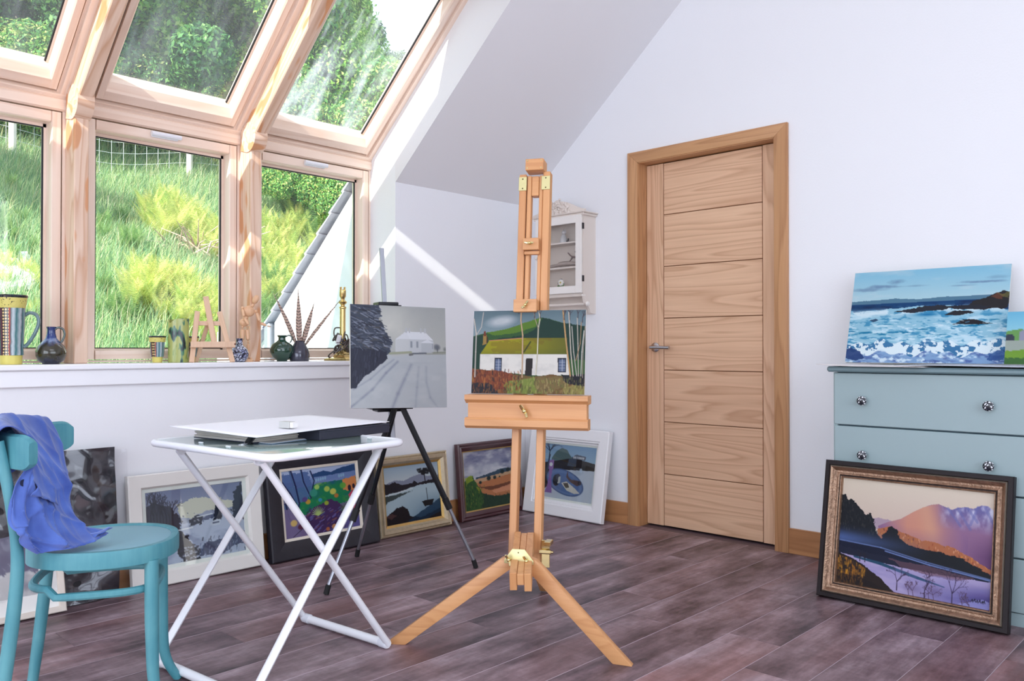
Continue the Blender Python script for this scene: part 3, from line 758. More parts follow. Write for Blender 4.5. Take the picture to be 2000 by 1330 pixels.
def p_river():
    c = Cv(200, 125, (170, 176, 200)); c.grad(0, .5, (128, 136, 172), (170, 176, 200))
    c.mix((c.n(3, 2, 2) - .4) * 1.2 * (c.V < .5), (182, 186, 206))
    c.poly([(.3, .22), (.5, .16), (.75, .22), (.9, .28), (.9, .36), (.6, .36), (.45, .42), (.34, .4)], (226, 222, 202), .95, .05)
    c.below([(0, .5), (.3, .5), (.5, .46), (1, .44)], (196, 204, 226)); c.mix((c.n(5, 9, 4) - .48) * 2 * (c.V > .5), (140, 148, 184))
    c.poly([(0, .25), (.08, .16), (.2, .2), (.27, .3), (.33, .42), (.34, .56), (0, .58)], (64, 66, 84), 1, .08, 3, 20)
    for k in range(9): c.tree(.02 + k * .03, .5, .5 - k * .02, (44, 44, 58), k, .006, .5, 4)
    c.poly([(.42, .44), (.5, .40), (.56, .42), (.55, .52), (.42, .53)], (46, 50, 70), 1, .04); c.poly([(.55, .43), (.7, .4), (.72, .46), (.55, .48)], (96, 104, 136), 1, .03)
    c.poly([(.66, .52), (.7, .25), (.76, .44), (.74, .52)], (38, 44, 64), 1, .02); c.poly([(.86, .5), (.88, .25), (.92, .12), (.96, .02), (1, .0), (1, .55)], (48, 54, 76), 1, .1, 6, 20)
    c.poly([(.63, .52), (.7, .49), (.74, .5), (.73, .57), (.63, .57)], (214, 220, 234)); c.line([(.66, .535), (.72, .53)], .006, (70, 80, 110))
    c.poly([(.2, .6), (.33, .58), (.42, .7), (.52, .85), (.5, 1), (.34, 1.02), (.3, .85)], (40, 38, 52), 1, .08, 5, 16); c.poly([(.55, .8), (.9, .74), (1, .7), (1, .86), (.7, .95), (.5, .96)], (70, 76, 108), .9, .1, 8, 14)
    c.dabs(120, (.5, .72, 1, .98), .004, [(44, 46, 68), (190, 198, 222), (120, 128, 164)], 6, .7, -1.3, 2.5); c.dabs(70, (.32, .8, .5, 1), .006, [(210, 216, 236), (60, 60, 80)], 9, .8)
    c.dabs(30, (.3, .35, .9, .5), .004, [(214, 216, 226), (60, 70, 100)], 11, .7); c.line([(.3, .56), (.45, .55)], .006, (236, 238, 244)); c.line([(.5, .42), (.66, .405)], .004, (240, 244, 250))
    return c
def p_garden():
    c = Cv(205, 170, (120, 110, 150)); c.grad(0, .18, (182, 196, 224), (150, 168, 210))
    c.poly([(.4, .1), (.55, .06), (.65, .1), (.8, .05), (1, .02), (1, .2), (.4, .22)], (44, 78, 124), 1, .02); c.poly([(.3, .16), (1, .12), (1, .26), (.3, .3)], (120, 142, 190), .9, .02)
    for k in range(9): c.ell((.42 + k * .03 + (k > 5) * .16, .2 - k * .004), (.016, .035), (150, 190, 214), .8, .4)
    c.poly([(.2, .28), (1, .22), (1, .55), (.3, .7), (.1, .6)], (30, 128, 84), 1, .05); c.mix((c.n(9, 8, 3) - .5) * 3 * ((c.V > .24) & (c.V < .66)), (26, 96, 120)); c.mix((c.n(8, 8, 13) - .55) * 3 * ((c.V > .24) & (c.V < .6)), (104, 168, 60))
    c.poly([(.8, .24), (.98, .2), (1, .42), (.88, .42), (.8, .4)], (216, 140, 84), 1, .03)
    c.poly([(0, .06), (.34, .05), (.4, .3), (.3, .5), (0, .45)], (84, 110, 160), .9, .06)
    for pts, w in (([(.12, .0), (.17, .25), (.2, .5), (.15, .8)], .018), ([(.26, .0), (.28, .2), (.36, .45)], .012), ([(.38, .05), (.42, .2), (.36, .4)], .01), ([(.0, .15), (.1, .35), (.16, .5)], .014), ([(.03, .5), (.06, .7), (.2, .95)], .02)):
        c.line(pts, w, (34, 38, 78), .9); c.line([(a - .01, b) for a, b in pts], w * .4, (110, 150, 190), .7)
    c.poly([(.35, .62), (.62, .5), (.75, .62), (.9, .9), (.7, 1.02), (.2, 1.02), (.2, .8)], (72, 48, 92), 1, .06); c.dabs(120, (.3, .62, .85, 1), .006, [(120, 110, 170), (54, 34, 60), (90, 100, 160), (140, 90, 80)], 5, .7, -.5, 4)
    c.poly([(0, .55), (.2, .6), (.3, 1.02), (0, 1.02)], (126, 112, 150), .9, .06); c.poly([(.78, .7), (1, .6), (1, 1.02), (.8, 1)], (98, 92, 150), .9, .06)
    for (x, y, r_, cc) in ((.58, .35, .045, (190, 200, 90)), (.66, .4, .05, (220, 206, 96)), (.7, .47, .035, (200, 120, 60)), (.4, .38, .06, (60, 150, 130)), (.45, .3, .04, (180, 210, 110)), (.32, .5, .04, (210, 160, 60)), (.56, .56, .035, (170, 190, 60)),
                           (.48, .5, .03, (60, 150, 190)), (.8, .33, .05, (100, 170, 70)), (.28, .46, .04, (90, 70, 130)), (.12, .78, .05, (224, 190, 110)), (.74, .86, .03, (210, 140, 90)), (.64, .93, .04, (220, 160, 100)), (.55, .95, .03, (190, 110, 70)), (.2, .85, .04, (90, 40, 60))):
        c.ell((x, y), (r_, r_ * 1.1), cc, .9, .3)
    for k in range(11):
        a = -PI * .1 - k * .26; c.line([(.44, .72), (.44 + .09 * math.cos(a), .72 + .13 * math.sin(a))], [.008, .002], (176, 200, 120), .9)
    for k in range(13):
        a = -PI * .05 - k * .24; c.line([(.80, .72), (.80 + .08 * math.cos(a), .72 + .13 * math.sin(a))], [.006, .002], (84, 110, 80), .9)
    c.poly([(.87, .48), (.93, .42), (.97, .5), (.95, .75), (.88, .72)], (206, 66, 100)); c.ell((.89, .38), (.025, .05), (40, 30, 50)); c.ell((.95, .36), (.02, .04), (40, 30, 50)); c.dabs(40, (.88, .48, .95, .72), .003, [(240, 190, 200)], 7, .9)
    c.line([(.1, .98), (.35, .78)], .003, (40, 30, 50))
    return c
def p_loch():
    c = Cv(120, 110, (176, 194, 206)); c.grad(0, .35, (160, 182, 200), (206, 212, 210))
    c.poly([(0, .3), (.2, .24), (.35, .27), (.5, .22), (.65, .19), (.8, .25), (1, .24), (1, .42), (0, .42)], (138, 144, 162), 1, .01)
    c.below([(0, .42), (1, .36)], (176, 196, 204)); c.mix(np.clip((c.V - .5) * 1.6, 0, 1) * np.clip(c.U * 1.5 - .3, 0, 1), (52, 88, 118))
    c.poly([(0, .28), (.08, .3), (.2, .27), (.3, .33), (.5, .33), (.54, .29), (.6, .34), (1, .3), (1, .37), (.6, .38), (.3, .44), (0, .47)], (44, 40, 46), 1, .03, 4, 20)
    c.poly([(0, .5), (.4, .47), (.5, .46), (.3, .52), (.2, .56), (.05, .6), (0, .64)], (58, 66, 64), .9, .03); c.line([(.0, .49), (.3, .45), (.5, .42)], .008, (214, 222, 222))
    c.poly([(0, .86), (.1, .78), (.2, .72), (.3, .7), (.4, .78), (.42, .88), (.6, .95), (1, .84), (1, 1.02), (0, 1.02)], (34, 28, 32), 1, .03); c.poly([(0, .84), (.12, .8), (.2, .84), (.1, .9)], (88, 62, 60), .8, .03)
    c.poly([(.4, .96), (1, .66), (1, .9), (.6, 1.02), (.4, 1.02)], (26, 52, 76), .8, .03)
    c.line([(.74, .36), (.73, .2), (.72, .14)], .008, (34, 32, 36)); c.dabs(30, (.62, .1, .82, .2), .016, [(36, 38, 42)], 4, .8)
    c.poly([(.65, .67), (.88, .66), (.84, .76), (.7, .77)], (34, 32, 34)); c.line([(.76, .68), (.75, .45)], .005, (40, 44, 50))
    return c
def p_field():
    c = Cv(110, 115, (150, 156, 180)); c.grad(0, .5, (120, 120, 150), (196, 200, 206)); c.mix((c.n(3, 5, 6) - .42) * 4 * (c.V < .5), (212, 212, 216)); c.mix((c.n(3, 7, 21) - .5) * 4 * (c.V < .44), (104, 108, 140))
    c.poly([(.25, .46), (.6, .4), (.75, .36), (1, .38), (1, .5), (.25, .52)], (66, 84, 100), 1, .02)
    c.below([(0, .5), (.5, .47), (1, .42)], (196, 160, 124)); c.below([(.2, .56), (.5, .53), (1, .47)], (190, 124, 84)); c.poly([(.3, .62), (.6, .64), (1, .6), (1, .68), (.5, .7)], (112, 70, 54), .9, .02); c.poly([(.55, .72), (1, .64), (1, .76), (.6, .77)], (216, 148, 112), .9, .02)
    for x, y, r_ in ((.78, .42, .05), (.9, .4, .05), (.5, .5, .05), (.33, .55, .035), (.62, .5, .04), (1, .4, .05), (.72, .5, .02)): c.ell((x, y), (r_, r_ * .9), (40, 52, 54), .95, .4)
    c.below([(0, .75), (.3, .72), (.6, .82), (1, .82)], (46, 66, 52), 1, .05, 4, 20); c.poly([(0, .52), (.08, .44), (.2, .42), (.26, .55), (.32, .66), (.4, .8), (.3, 1.02), (0, 1.02)], (60, 92, 52), 1, .06, 5, 14); c.poly([(.05, .44), (.16, .40), (.2, .48), (.06, .56)], (150, 168, 58), .8, .05); c.poly([(.24, .6), (.32, .64), (.3, .72)], (150, 150, 50), .8, .04)
    c.dabs(120, (0, .55, .4, 1), .006, [(40, 60, 44), (92, 120, 60), (30, 44, 46), (150, 150, 70)], 3, .6, PI / 2, 2.5); c.dabs(90, (.3, .78, 1, 1), .006, [(34, 52, 48), (60, 80, 56)], 5, .6, PI / 2, 2.5)
    return c
def p_boat():
    c = Cv(140, 134, (140, 172, 208)); c.grad(0, .3, (132, 164, 202), (162, 190, 216))
    c.poly([(.17, .27), (.25, .14), (.35, .07), (.45, .1), (.52, .2), (.6, .26), (.6, .34), (.17, .36)], (96, 118, 122)); c.poly([(.55, .22), (.65, .16), (.75, .18), (.82, .2), (.8, .25), (.56, .27)], (90, 96, 116), 1, .03)
    for k in range(7): c.poly([(.58 + k * .03, .2), (.6 + k * .03, .2), (.6 + k * .03, .24), (.58 + k * .03, .24)], (214, 214, 220))
    c.below([(0, .37), (.2, .33), (.5, .25), (.7, .25), (1, .3)], (44, 38, 44)); c.poly([(.5, .25), (.64, .24), (.64, .38), (.48, .38)], (84, 96, 120), .8)
    c.poly([(0, 1.02), (0, .86), (.28, .66), (.42, .46), (1, .42), (1, 1.02)], (204, 210, 226)); c.poly([(0, .75), (.0, .92), (.22, .72)], (54, 50, 62))
    # oval tray with a bird on it
    U, V = c.U, c.V; th = .32
    def oval(cx, cy, a, b, col, al=1):
        x = (U - cx) * math.cos(th) + (V - cy) * math.sin(th); y = -(U - cx) * math.sin(th) + (V - cy) * math.cos(th)
        c.mix(np.clip((1 - np.hypot(x / a, y / b)) / .05, 0, 1) * al, col)
    oval(.46, .68, .38, .22, (84, 104, 150)); oval(.46, .68, .355, .2, (112, 136, 184)); oval(.47, .69, .30, .155, (98, 122, 172)); 
    c.ell((.3, .66), (.07, .11), (40, 38, 48), .95, .15); c.ell((.33, .6), (.045, .06), (70, 72, 90)); c.poly([(.34, .6), (.38, .58), (.38, .7), (.33, .72)], (196, 196, 196))
    c.poly([(.4, .7), (.5, .66), (.66, .76), (.76, .84), (.66, .86), (.52, .82)], (220, 214, 208)); c.poly([(.43, .7), (.52, .68), (.56, .76), (.5, .78)], (96, 86, 84)); c.poly([(.5, .46), (.52, .56), (.58, .62), (.72, .62), (.76, .68), (.7, .72), (.56, .66), (.48, .58)], (104, 84, 88)); c.ell((.74, .66), (.035, .04), (70, 60, 70))
    c.ell((.69, .46), (.11, .07), (150, 165, 190), .25, .1); c.ell((.74, .44), (.03, .05), (200, 214, 236), .9, .4)
    c.poly([(.14, .46), (.21, .46), (.2, .62), (.22, .76), (.24, .9), (.1, .9), (.14, .76), (.15, .6)], (150, 112, 178)); c.poly([(.12, .3), (.15, .32), (.2, .3), (.22, .31), (.22, .48), (.13, .48)], (158, 116, 180)); c.ell((.17, .39), (.035, .04), (232, 232, 236), 1, .2)
    c.line([(.1, .55), (.12, .3), (.13, .22)], .014, (62, 74, 96)); 
    for sd in (1, 3, 5): c.tree(.12, .3, .4, (50, 62, 84), sd, .009, .75, 4)
    return c
def p_sea():
    c = Cv(320, 212, (160, 206, 222)); c.grad(0, .36, (138, 196, 222), (182, 214, 222))
    c.mix((c.n(4, 9, 3) - .5) * 2.4 * (c.V < .36), (200, 218, 226)); 
    for (x, y, a, b, al) in ((.1, .2, .12, .02, .5), (.2, .17, .1, .018, .6), (.3, .13, .07, .03, .6), (.38, .18, .16, .012, .35), (.85, .17, .14, .015, .8), (.92, .13, .08, .02, .3), (.72, .2, .1, .01, .5)):
        d = np.hypot((c.U - x) / a, (c.V - y) / b) + (c.n(14, 14, 5) - .5) * 1.4
        c.mix(np.clip(1.2 - d, 0, 1) * al, (96, 120, 156))
    c.poly([(0, .33), (.3, .31), (.45, .325), (.6, .31), (.8, .31), (1, .3), (1, .38), (0, .38)], (84, 124, 148), .95, .01)
    c.below([(0, .365), (1, .345)], (22, 70, 116)); c.mix((c.n(8, 20, 3) - .5) * 3 * (c.V > .36) * (c.V < .46), (20, 44, 84))
    c.below([(0, .45), (.2, .43), (.5, .40), (.8, .42), (1, .46)], (150, 198, 218), 1, .03, 4, 20)
    f1 = c.n(10, 24, 6, 5); f2 = c.n(16, 30, 26, 4)
    lo = (c.V > .43)
    c.mix((f1 - .47) * 6 * lo * (c.V < .86), (196, 226, 238)); c.mix((f2 - .55) * 8 * lo * (c.V < .84), (74, 150, 188)); c.mix((c.n(8, 34, 36, 4) - .64) * 10 * lo * (c.V > .55) * (c.V < .84), (20, 120, 160))
    band = np.exp(-((c.V - (.47 - .05 * np.clip(c.U, 0, .6))) / .035) ** 2); c.mix(band * (c.n(18, 26, 9) > .42) * .85, (222, 238, 244))
    c.mix(np.exp(-((c.V - .49) / .02) ** 2) * np.exp(-((c.U - .52) / .08) ** 2), (30, 120, 170))
    # rocks
    c.poly([(.74, .44), (.8, .36), (.86, .34), (.92, .29), (.97, .27), (1, .28), (1, .44), (.86, .46)], (44, 42, 44), 1, .03, 7, 26); c.poly([(.88, .33), (.93, .29), (.98, .3), (.96, .36)], (110, 66, 50), .8, .04); c.poly([(.93, .3), (1, .29), (1, .35)], (112, 108, 60), .7, .05)
    c.poly([(.3, .46), (.38, .43), (.46, .41), (.56, .40), (.62, .4), (.64, .44), (.5, .46), (.4, .47)], (46, 50, 60), 1, .03, 9, 26); c.poly([(.6, .41), (.78, .4), (.9, .42), (.86, .45), (.7, .45)], (42, 44, 54), 1, .02); c.poly([(.62, .5), (.68, .46), (.76, .46), (.8, .49), (.7, .51)], (44, 44, 50), 1, .02); c.poly([(.68, .6), (.74, .55), (.8, .55), (.86, .58), (.92, .6), (.8, .605)], (40, 38, 44), 1, .015); c.poly([(.14, .54), (.18, .52), (.2, .54), (.17, .56)], (50, 80, 110), 1, .01)
    # near wave
    wv = .80 + .02 * np.sin(c.U * 19) + .02 * np.sin(c.U * 43 + 1)
    m = (c.V > wv - .02) & (c.V < wv + .1); c.mix(m * 1.0, (66, 124, 168)); c.mix(m * (c.n(26, 20, 31, 4) > .44) * 1.0, (228, 242, 246)); c.mix((c.V > wv + .1) * 1.0, (134, 168, 206)); c.mix((c.V > wv + .1) * (c.n(20, 40, 41) - .46) * 4, (88, 112, 168)); c.mix((c.V > wv + .09) * (c.n(24, 30, 51) - .54) * 6, (214, 232, 242))
    c.poly([(0, .86), (.03, .84), (.1, .88), (.13, .95), (.08, .98), (0, .95)], (40, 66, 120), .9, .03); c.poly([(.9, .9), (1, .86), (1, .97), (.9, .96)], (46, 84, 146), .8, .04)
    c.dabs(160, (0, .56, 1, .82), .0035, [(226, 240, 246), (90, 160, 196), (214, 232, 240)], 8, .6, 0, 3)
    return c
def p_mountain():
    c = Cv(320, 225, (222, 206, 186)); c.grad(0, .4, (226, 212, 194), (212, 190, 178)); c.mix(np.clip(.5 - c.U, 0, 1) * .4 * (c.V < .4), (214, 206, 180))
    c.poly([(.22, .36), (.3, .345), (.42, .36), (.4, .46), (.2, .45)], (172, 150, 168), .9, .02)
    mt = [(.27, .42), (.34, .37), (.42, .33), (.5, .25), (.56, .2), (.62, .165), (.66, .15), (.7, .17), (.74, .19), (.78, .165), (.83, .15), (.87, .16), (.92, .12), (.96, .12), (1, .16), (1.02, .75), (.6, .62), (.3, .55)]
    c.poly(mt, (150, 112, 146), 1, .006); m = c.inside(mt)
    c.mix(m * np.clip((.74 - c.U - (c.V - .15) * -.3) * 4, 0, 1) * np.clip((c.U - .3) * 6, 0, 1), (208, 146, 126)); c.mix(m * np.clip((.62 - c.U) * 4, 0, 1) * np.clip((.4 - c.V) * 5, 0, 1), (206, 150, 134))
    c.mix(m * np.exp(-((c.U - .58 - (c.V - .2) * .2) / .06) ** 2) * .6, (222, 168, 134))
    sn = m * np.clip((c.U - .65) * 14, 0, 1) * np.clip((.36 - c.V + (c.U - .66) * .05) * 5, 0, 1); c.mix(sn * .7, (100, 108, 170)); c.mix(sn * np.clip((c.n(16, 7, 7, 4) - .42) * 5, 0, 1), (214, 214, 234))
    for x0, y0, x1, y1 in ((.72, .18, .8, .32), (.78, .17, .86, .34), (.9, .14, .86, .3), (.94, .13, 1, .28), (.84, .16, .9, .27)): c.line([(x0, y0), (x1, y1)], .008, (110, 112, 172), .5)
    c.mix(m * np.clip((c.U - .8) * 4, 0, 1) * np.clip((c.V - .36) * 5, 0, 1), (88, 54, 98)); c.mix(m * np.clip((c.V - .38) * 5, 0, 1) * .5 * (c.U < .85), (124, 90, 136))
    # lit autumn wood and dark firs
    c.poly([(.27, .44), (.36, .41), (.46, .46), (.56, .49), (.66, .5), (.76, .52), (.84, .56), (.94, .62), (1, .66), (1, .7), (.6, .62), (.28, .53)], (178, 110, 76), 1, .03, 5, 30); c.clip = c.inside([(.27, .44), (.36, .41), (.46, .46), (.56, .49), (.66, .5), (.76, .52), (.84, .56), (.94, .62), (1, .66), (1, .7), (.6, .62), (.28, .53)], .03, 5, 30)
    c.dabs(330, (.27, .42, 1, .66), .003, [(226, 150, 60), (232, 176, 140), (150, 70, 50), (90, 50, 50)], 4, .6, PI / 2, 1.5)
    c.clip = None
    c.poly([(0, .17), (.02, .15), (.05, .2), (.1, .22), (.14, .28), (.18, .33), (.215, .31), (.25, .42), (.27, .5), (.3, .53), (.33, .45), (.36, .4), (.4, .44), (.44, .53), (.55, .57), (.7, .58), (.82, .6), (.92, .66), (1, .7), (1, .76), (.5, .7), (0, .66)], (26, 30, 38), 1, .035, 7, 40)
    c.clip = c.inside([(0, .19), (.05, .22), (.14, .3), (.22, .36), (.28, .5), (0, .6)])
    c.dabs(160, (0, .18, .28, .5), .003, [(50, 56, 56), (20, 22, 30), (66, 66, 62)], 5, .6, PI / 2, 2); c.clip = None
    # mist and water
    c.mix(np.exp(-((c.V - (.57 + c.U * .02)) / .07) ** 2) * np.clip(1 - c.U * 1.6, 0, 1) * .9, (86, 110, 168))
    c.below([(0, .6), (.3, .62), (.6, .68), (1, .745)], (22, 28, 52), .95, .01); c.below([(0, .72), (.2, .735), (.45, .765), (.7, .77), (1, .76)], (176, 164, 204), 1, .01)
    c.line([(.0, .6), (.3, .615), (.6, .68), (1, .74)], .004, (120, 142, 196), .7); c.line([(.33, .64), (.62, .7), (1, .75)], .004, (134, 156, 214), .8)
    c.poly([(.35, .7), (.6, .71), (.9, .75), (.8, .8), (.6, .79), (.45, .76)], (112, 80, 92), .7, .03); c.line([(.12, .735), (.3, .76), (.55, .83), (.72, .87)], [.006, .01, .009, .003], (34, 74, 100), .95)
    c.mix(np.clip((c.U - .45) * 2.2, 0, 1) * np.clip((c.V - .8) * 7, 0, 1) * .85, (72, 66, 132)); c.mix((c.n(4, 14, 8) - .5) * 2 * (c.V > .78), (142, 136, 190)); c.mix(np.clip((c.U - .8) * 4, 0, 1) * np.clip((c.V - .76) * 6, 0, 1) * .7, (58, 44, 110))
    c.poly([(0, .72), (.08, .74), (.16, .78), (.24, .84), (.32, .9), (.38, .97), (.44, 1.02), (0, 1.02)], (44, 34, 32), 1, .025, 3, 30); c.clip = c.inside([(0, .74), (.08, .76), (.16, .80), (.24, .86), (.32, .92), (.4, 1.02), (0, 1.02)])
    c.dabs(260, (0, .74, .2, 1), .0045, [(196, 128, 40), (120, 76, 34), (60, 44, 34), (214, 150, 46)], 6, .5, PI / 2, 2.2); c.clip = None
    c.mix(c.inside([(.0, .9), (.25, .94), (.4, 1.02), (0, 1.02)]) * .5, (30, 24, 30))
    c.poly([(.78, 1.02), (.84, .96), (.92, .93), (1, .92), (1, 1.02)], (150, 150, 206), .8, .06, 9, 20)
    c.ell((.52, .93), (.07, .05), (96, 74, 104), .35, .9); c.ell((.66, .92), (.06, .06), (88, 68, 104), .35, .9)
    for x, y, h_, sd in ((.42, .97, .2, 1), (.60, 1.02, .24, 4), (.77, 1.04, .34, 7)): c.tree(x, y, h_, (54, 40, 66), sd, .0035, .62, 5)
    for x, y, h_, sd in ((.53, 1.0, .13, 3), (.5, .99, .11, 13), (.66, 1.0, .13, 5), (.63, 1.0, .12, 15), (.84, 1.04, .15, 9), (.88, 1.03, .12, 19)): c.tree(x, y, h_, (84, 62, 84), sd, .002, .8, 5, .2)
    for x in (.16, .195): c.tree(x, .77, .09, (40, 34, 44), int(x * 100), .003, .6, 3)
    # signature strokes
    for k, (x, y) in enumerate([(.885, .945), (.9, .94), (.915, .945), (.93, .94), (.945, .945), (.955, .94)]): c.line([(x, y), (x + .006, y - .018), (x + .01, y + .004)], .0022, (30, 26, 40))
    return c
def p_small():
    c = Cv(60, 60, (120, 190, 214)); c.grad(0, .4, (112, 184, 216), (150, 206, 222)); c.poly([(0, .38), (.15, .33), (.4, .4), (.4, .6), (0, .6)], (110, 158, 90), 1, .02); c.poly([(.0, .45), (.08, .42), (.12, .6), (0, .62)], (60, 66, 80), 1, .03)
    c.poly([(.15, .4), (.25, .28), (.9, .25), (1, .5), (.15, .56)], (150, 150, 170)); c.below([(0, .55), (1, .55)], (160, 170, 160)); c.below([(0, .74), (1, .7)], (120, 160, 60), 1, .05); c.below([(0, .88), (1, .88)], (70, 110, 60), 1, .05); return c
def p_pale():
    c = Cv(60, 60, (226, 224, 222)); c.poly([(.5, .2), (1, .2), (1, .75), (.5, .75)], (120, 116, 140), .9, .1); c.mix((c.n(5, 5, 3) - .5) * 2 * (c.U > .5), (90, 84, 110)); return c
# ------------------------------------------------------------------ framed pictures
def ring(g, x0, z0, w, h, prof):
    """mitred moulding round a rectangle. prof: closed list of (inset, depth), depth towards the viewer (-y)"""
    R = []
    for d, t in prof:
        R.append([(x0 + d, -t, z0 + d), (x0 + w - d, -t, z0 + d), (x0 + w - d, -t, z0 + h - d), (x0 + d, -t, z0 + h - d)])
    g.grid(R, close_u=True, close_v=True); return g
def framed(name, label, cat, loc, rz, lean, w, h, prof, fmat, art_cv, inner, mat_w=0.0, mat_m=None, liners=(), glass=False, gain=1.0, group=None, pmat=None):
    t = thing(name, label, cat, loc, rz, -lean, group)
    ring(G(), -w / 2, 0, w, h, prof).obj('frame', fmat, t, angle=25)
    i = inner
    for ln_ in liners:        # liner rings inside the frame: width, depth outer, depth inner, material (, moulding profile)
        lw, ld0, ld1, lm = ln_[:4]
        ring(G(), -w / 2 + i, i, w - 2 * i, h - 2 * i, (list(ln_[4]) if len(ln_) > 4 else [(0, ld0), (lw, ld1)]) + [(lw, 0.002), (0, 0.002)]).obj('liner', lm, t, angle=25)
        i += lw
    if mat_w:
        ring(G(), -w / 2 + i, i, w - 2 * i, h - 2 * i, [(0, 0.006), (mat_w, 0.006), (mat_w + 0.002, 0.003), (0, 0.003)]).obj('mount', mat_m, t, angle=25)
        i += mat_w
    picture('painting', art_cv, -w / 2 + i - 0.002, i - 0.002, w - 2 * i + 0.004, h - 2 * i + 0.004, -0.0028, t, pmat, gain)
    G().box((-w / 2 + inner * .5, -0.0022, inner * .5), (w / 2 - inner * .5, -0.0005, h - inner * .5)).obj('backing', plain('brown_board', (150, 120, 90), 0.8), t, smooth=False)
    if glass:
        j = inner
        G().box((-w / 2 + j - .002, -0.0100, j - .002), (w / 2 - j + .002, -0.0080, h - j + .002)).obj('glass', glass_mat('picture_glass', refl=0.05), t, smooth=False)
    return t
cream = plain('cream_frame_paint', (228, 224, 218), 0.5, var=0.03)
whitef = plain('white_frame_paint', (240, 239, 240), 0.4, var=0.015)
mount = plain('white_mount_board', (240, 238, 234), 0.8)
blackf = plain('black_frame_wood', (38, 36, 44), 0.45, var=0.25, vscale=30, bump=0.15)
goldm = plain('gilded_moulding', (206, 170, 104), 0.38, 0.75, var=0.12, vscale=60, bump=0.2, bscale=200)
silvg = plain('silver_gilt_moulding', (196, 180, 152), 0.42, 0.6, var=0.22, vscale=50, bump=0.2, bscale=200)
maroon = plain('mahogany_frame', (74, 36, 40), 0.3, var=0.2, vscale=12, coat=0.4)
linen = plain('cream_linen_slip', (226, 216, 200), 0.8)
H90 = PI / 2
def on_left(y0, w, xb, h): return (xb, y0 + w / 2, 0.001), H90, math.asin(min(.9, (xb - 0.018) / h))
# river in snow, wide white frame
loc, rz, ln = on_left(-2.400, .575, .080, .452)
framed('framed_picture', 'wide white framed grey and blue river painting, leaning behind the folding table', 'picture', loc, rz, ln, .575, .452,
       [(0, 0), (0, .026), (.004, .030), (.052, .024), (.060, .010), (.060, 0)], cream, p_river(), .060, .014, mount, glass=True, pmat=printm)
# garden, broad black frame
loc, rz, ln = on_left(-1.800, .595, .095, .490)
framed('framed_picture', 'colourful garden painting in a broad black frame, behind the folding table legs', 'picture', loc, rz, ln, .595, .490,
       [(0, 0), (0, .030), (.006, .034), (.030, .030), (.078, .014), (.080, .012), (.080, 0)], blackf, p_garden(), .080, liners=[(.012, .012, .008, linen)])
# loch with boat, gilt frame
loc, rz, ln = on_left(-1.172, .482, .066, .405)
framed('framed_picture', 'calm loch painting with small boat in stepped gold frame, behind the tripod easel', 'picture', loc, rz, ln, .482, .405,
       [(0, 0), (0, .020), (.006, .026), (.012, .022), (.018, .034), (.032, .030), (.040, .018), (.044, .014), (.044, 0)], silvg, p_loch(), .044, liners=[(.012, .014, .007, goldm)])
# cornfield, dark red frame
loc, rz, ln = on_left(-.612, .500, .058, .428)
framed('framed_picture', 'golden cornfield under clouds in a dark red wooden frame, leaning near the room corner', 'picture', loc, rz, ln, .500, .428,
       [(0, 0), (0, .026), (.008, .032), (.016, .026), (.024, .030), (.040, .018), (.044, .014), (.044, 0)], maroon, p_field(), .044, liners=[(.006, .015, .012, goldm)])
# boat-shaped dish, deep white frame, on the door wall
framed('framed_picture', 'white framed still life with purple clock and blue dish, leaning left of the door', 'picture', (.385, -.105, .001), 0.0, math.asin(.085 / .50), .580, .505,
       [(0, 0), (0, .030), (.005, .034), (.060, .032), (.064, .026), (.072, .026), (.078, .016), (.086, .014), (.086, 0)], whitef, p_boat(), .086, .010, mount, glass=True, pmat=printm)
# big mountain loch in a heavy bronze and black frame leaning on the drawers
bronze = plain('bronze_leaf_moulding', (158, 128, 106), 0.36, 0.75, var=0.65, vscale=75, bump=0.25, bscale=150)
ebony = plain('ebonised_edge', (30, 22, 24), 0.5, spec=0.3, var=0.2, vscale=40)
t = framed('framed_picture', 'large mountain loch painting in bronze and black frame, leaning on the chest of drawers', 'picture', (2.398, -.560, .001), 0.0, math.asin(.10 / .53), .655, .525,
       [(0, 0), (0, .030), (.003, .036), (.017, .036), (.020, .030), (.020, 0)], ebony, p_mountain(), .020,
       liners=[(.004, .030, .036, plain('champagne_leaf', (214, 200, 180), 0.3, 0.8, var=.15, vscale=60)), (.030, .034, .016, bronze, [(0, .036), (.003, .034), (.008, .026), (.014, .020), (.021, .0185), (.025, .021), (.027, .0205), (.030, .017)]), (.003, .013, .013, ebony), (.007, .017, .009, bronze, [(0, .013), (.001, .0175), (.003, .0165), (.0035, .013), (.005, .0135), (.007, .009)])])
# pale picture at the far left
loc, rz, ln = on_left(-3.12, .46, .15, .51)
framed('framed_picture', 'thin pale wooden frame with a cream mount, leaning at the far left under the chair', 'picture', loc, rz, ln, .46, .515,
       [(0, 0), (0, .018), (.003, .021), (.020, .019), (.022, .010), (.022, 0)], plain('limed_wood_frame', (226, 214, 202), 0.5, var=0.04, vscale=20), p_pale(), .022, .055, mount)
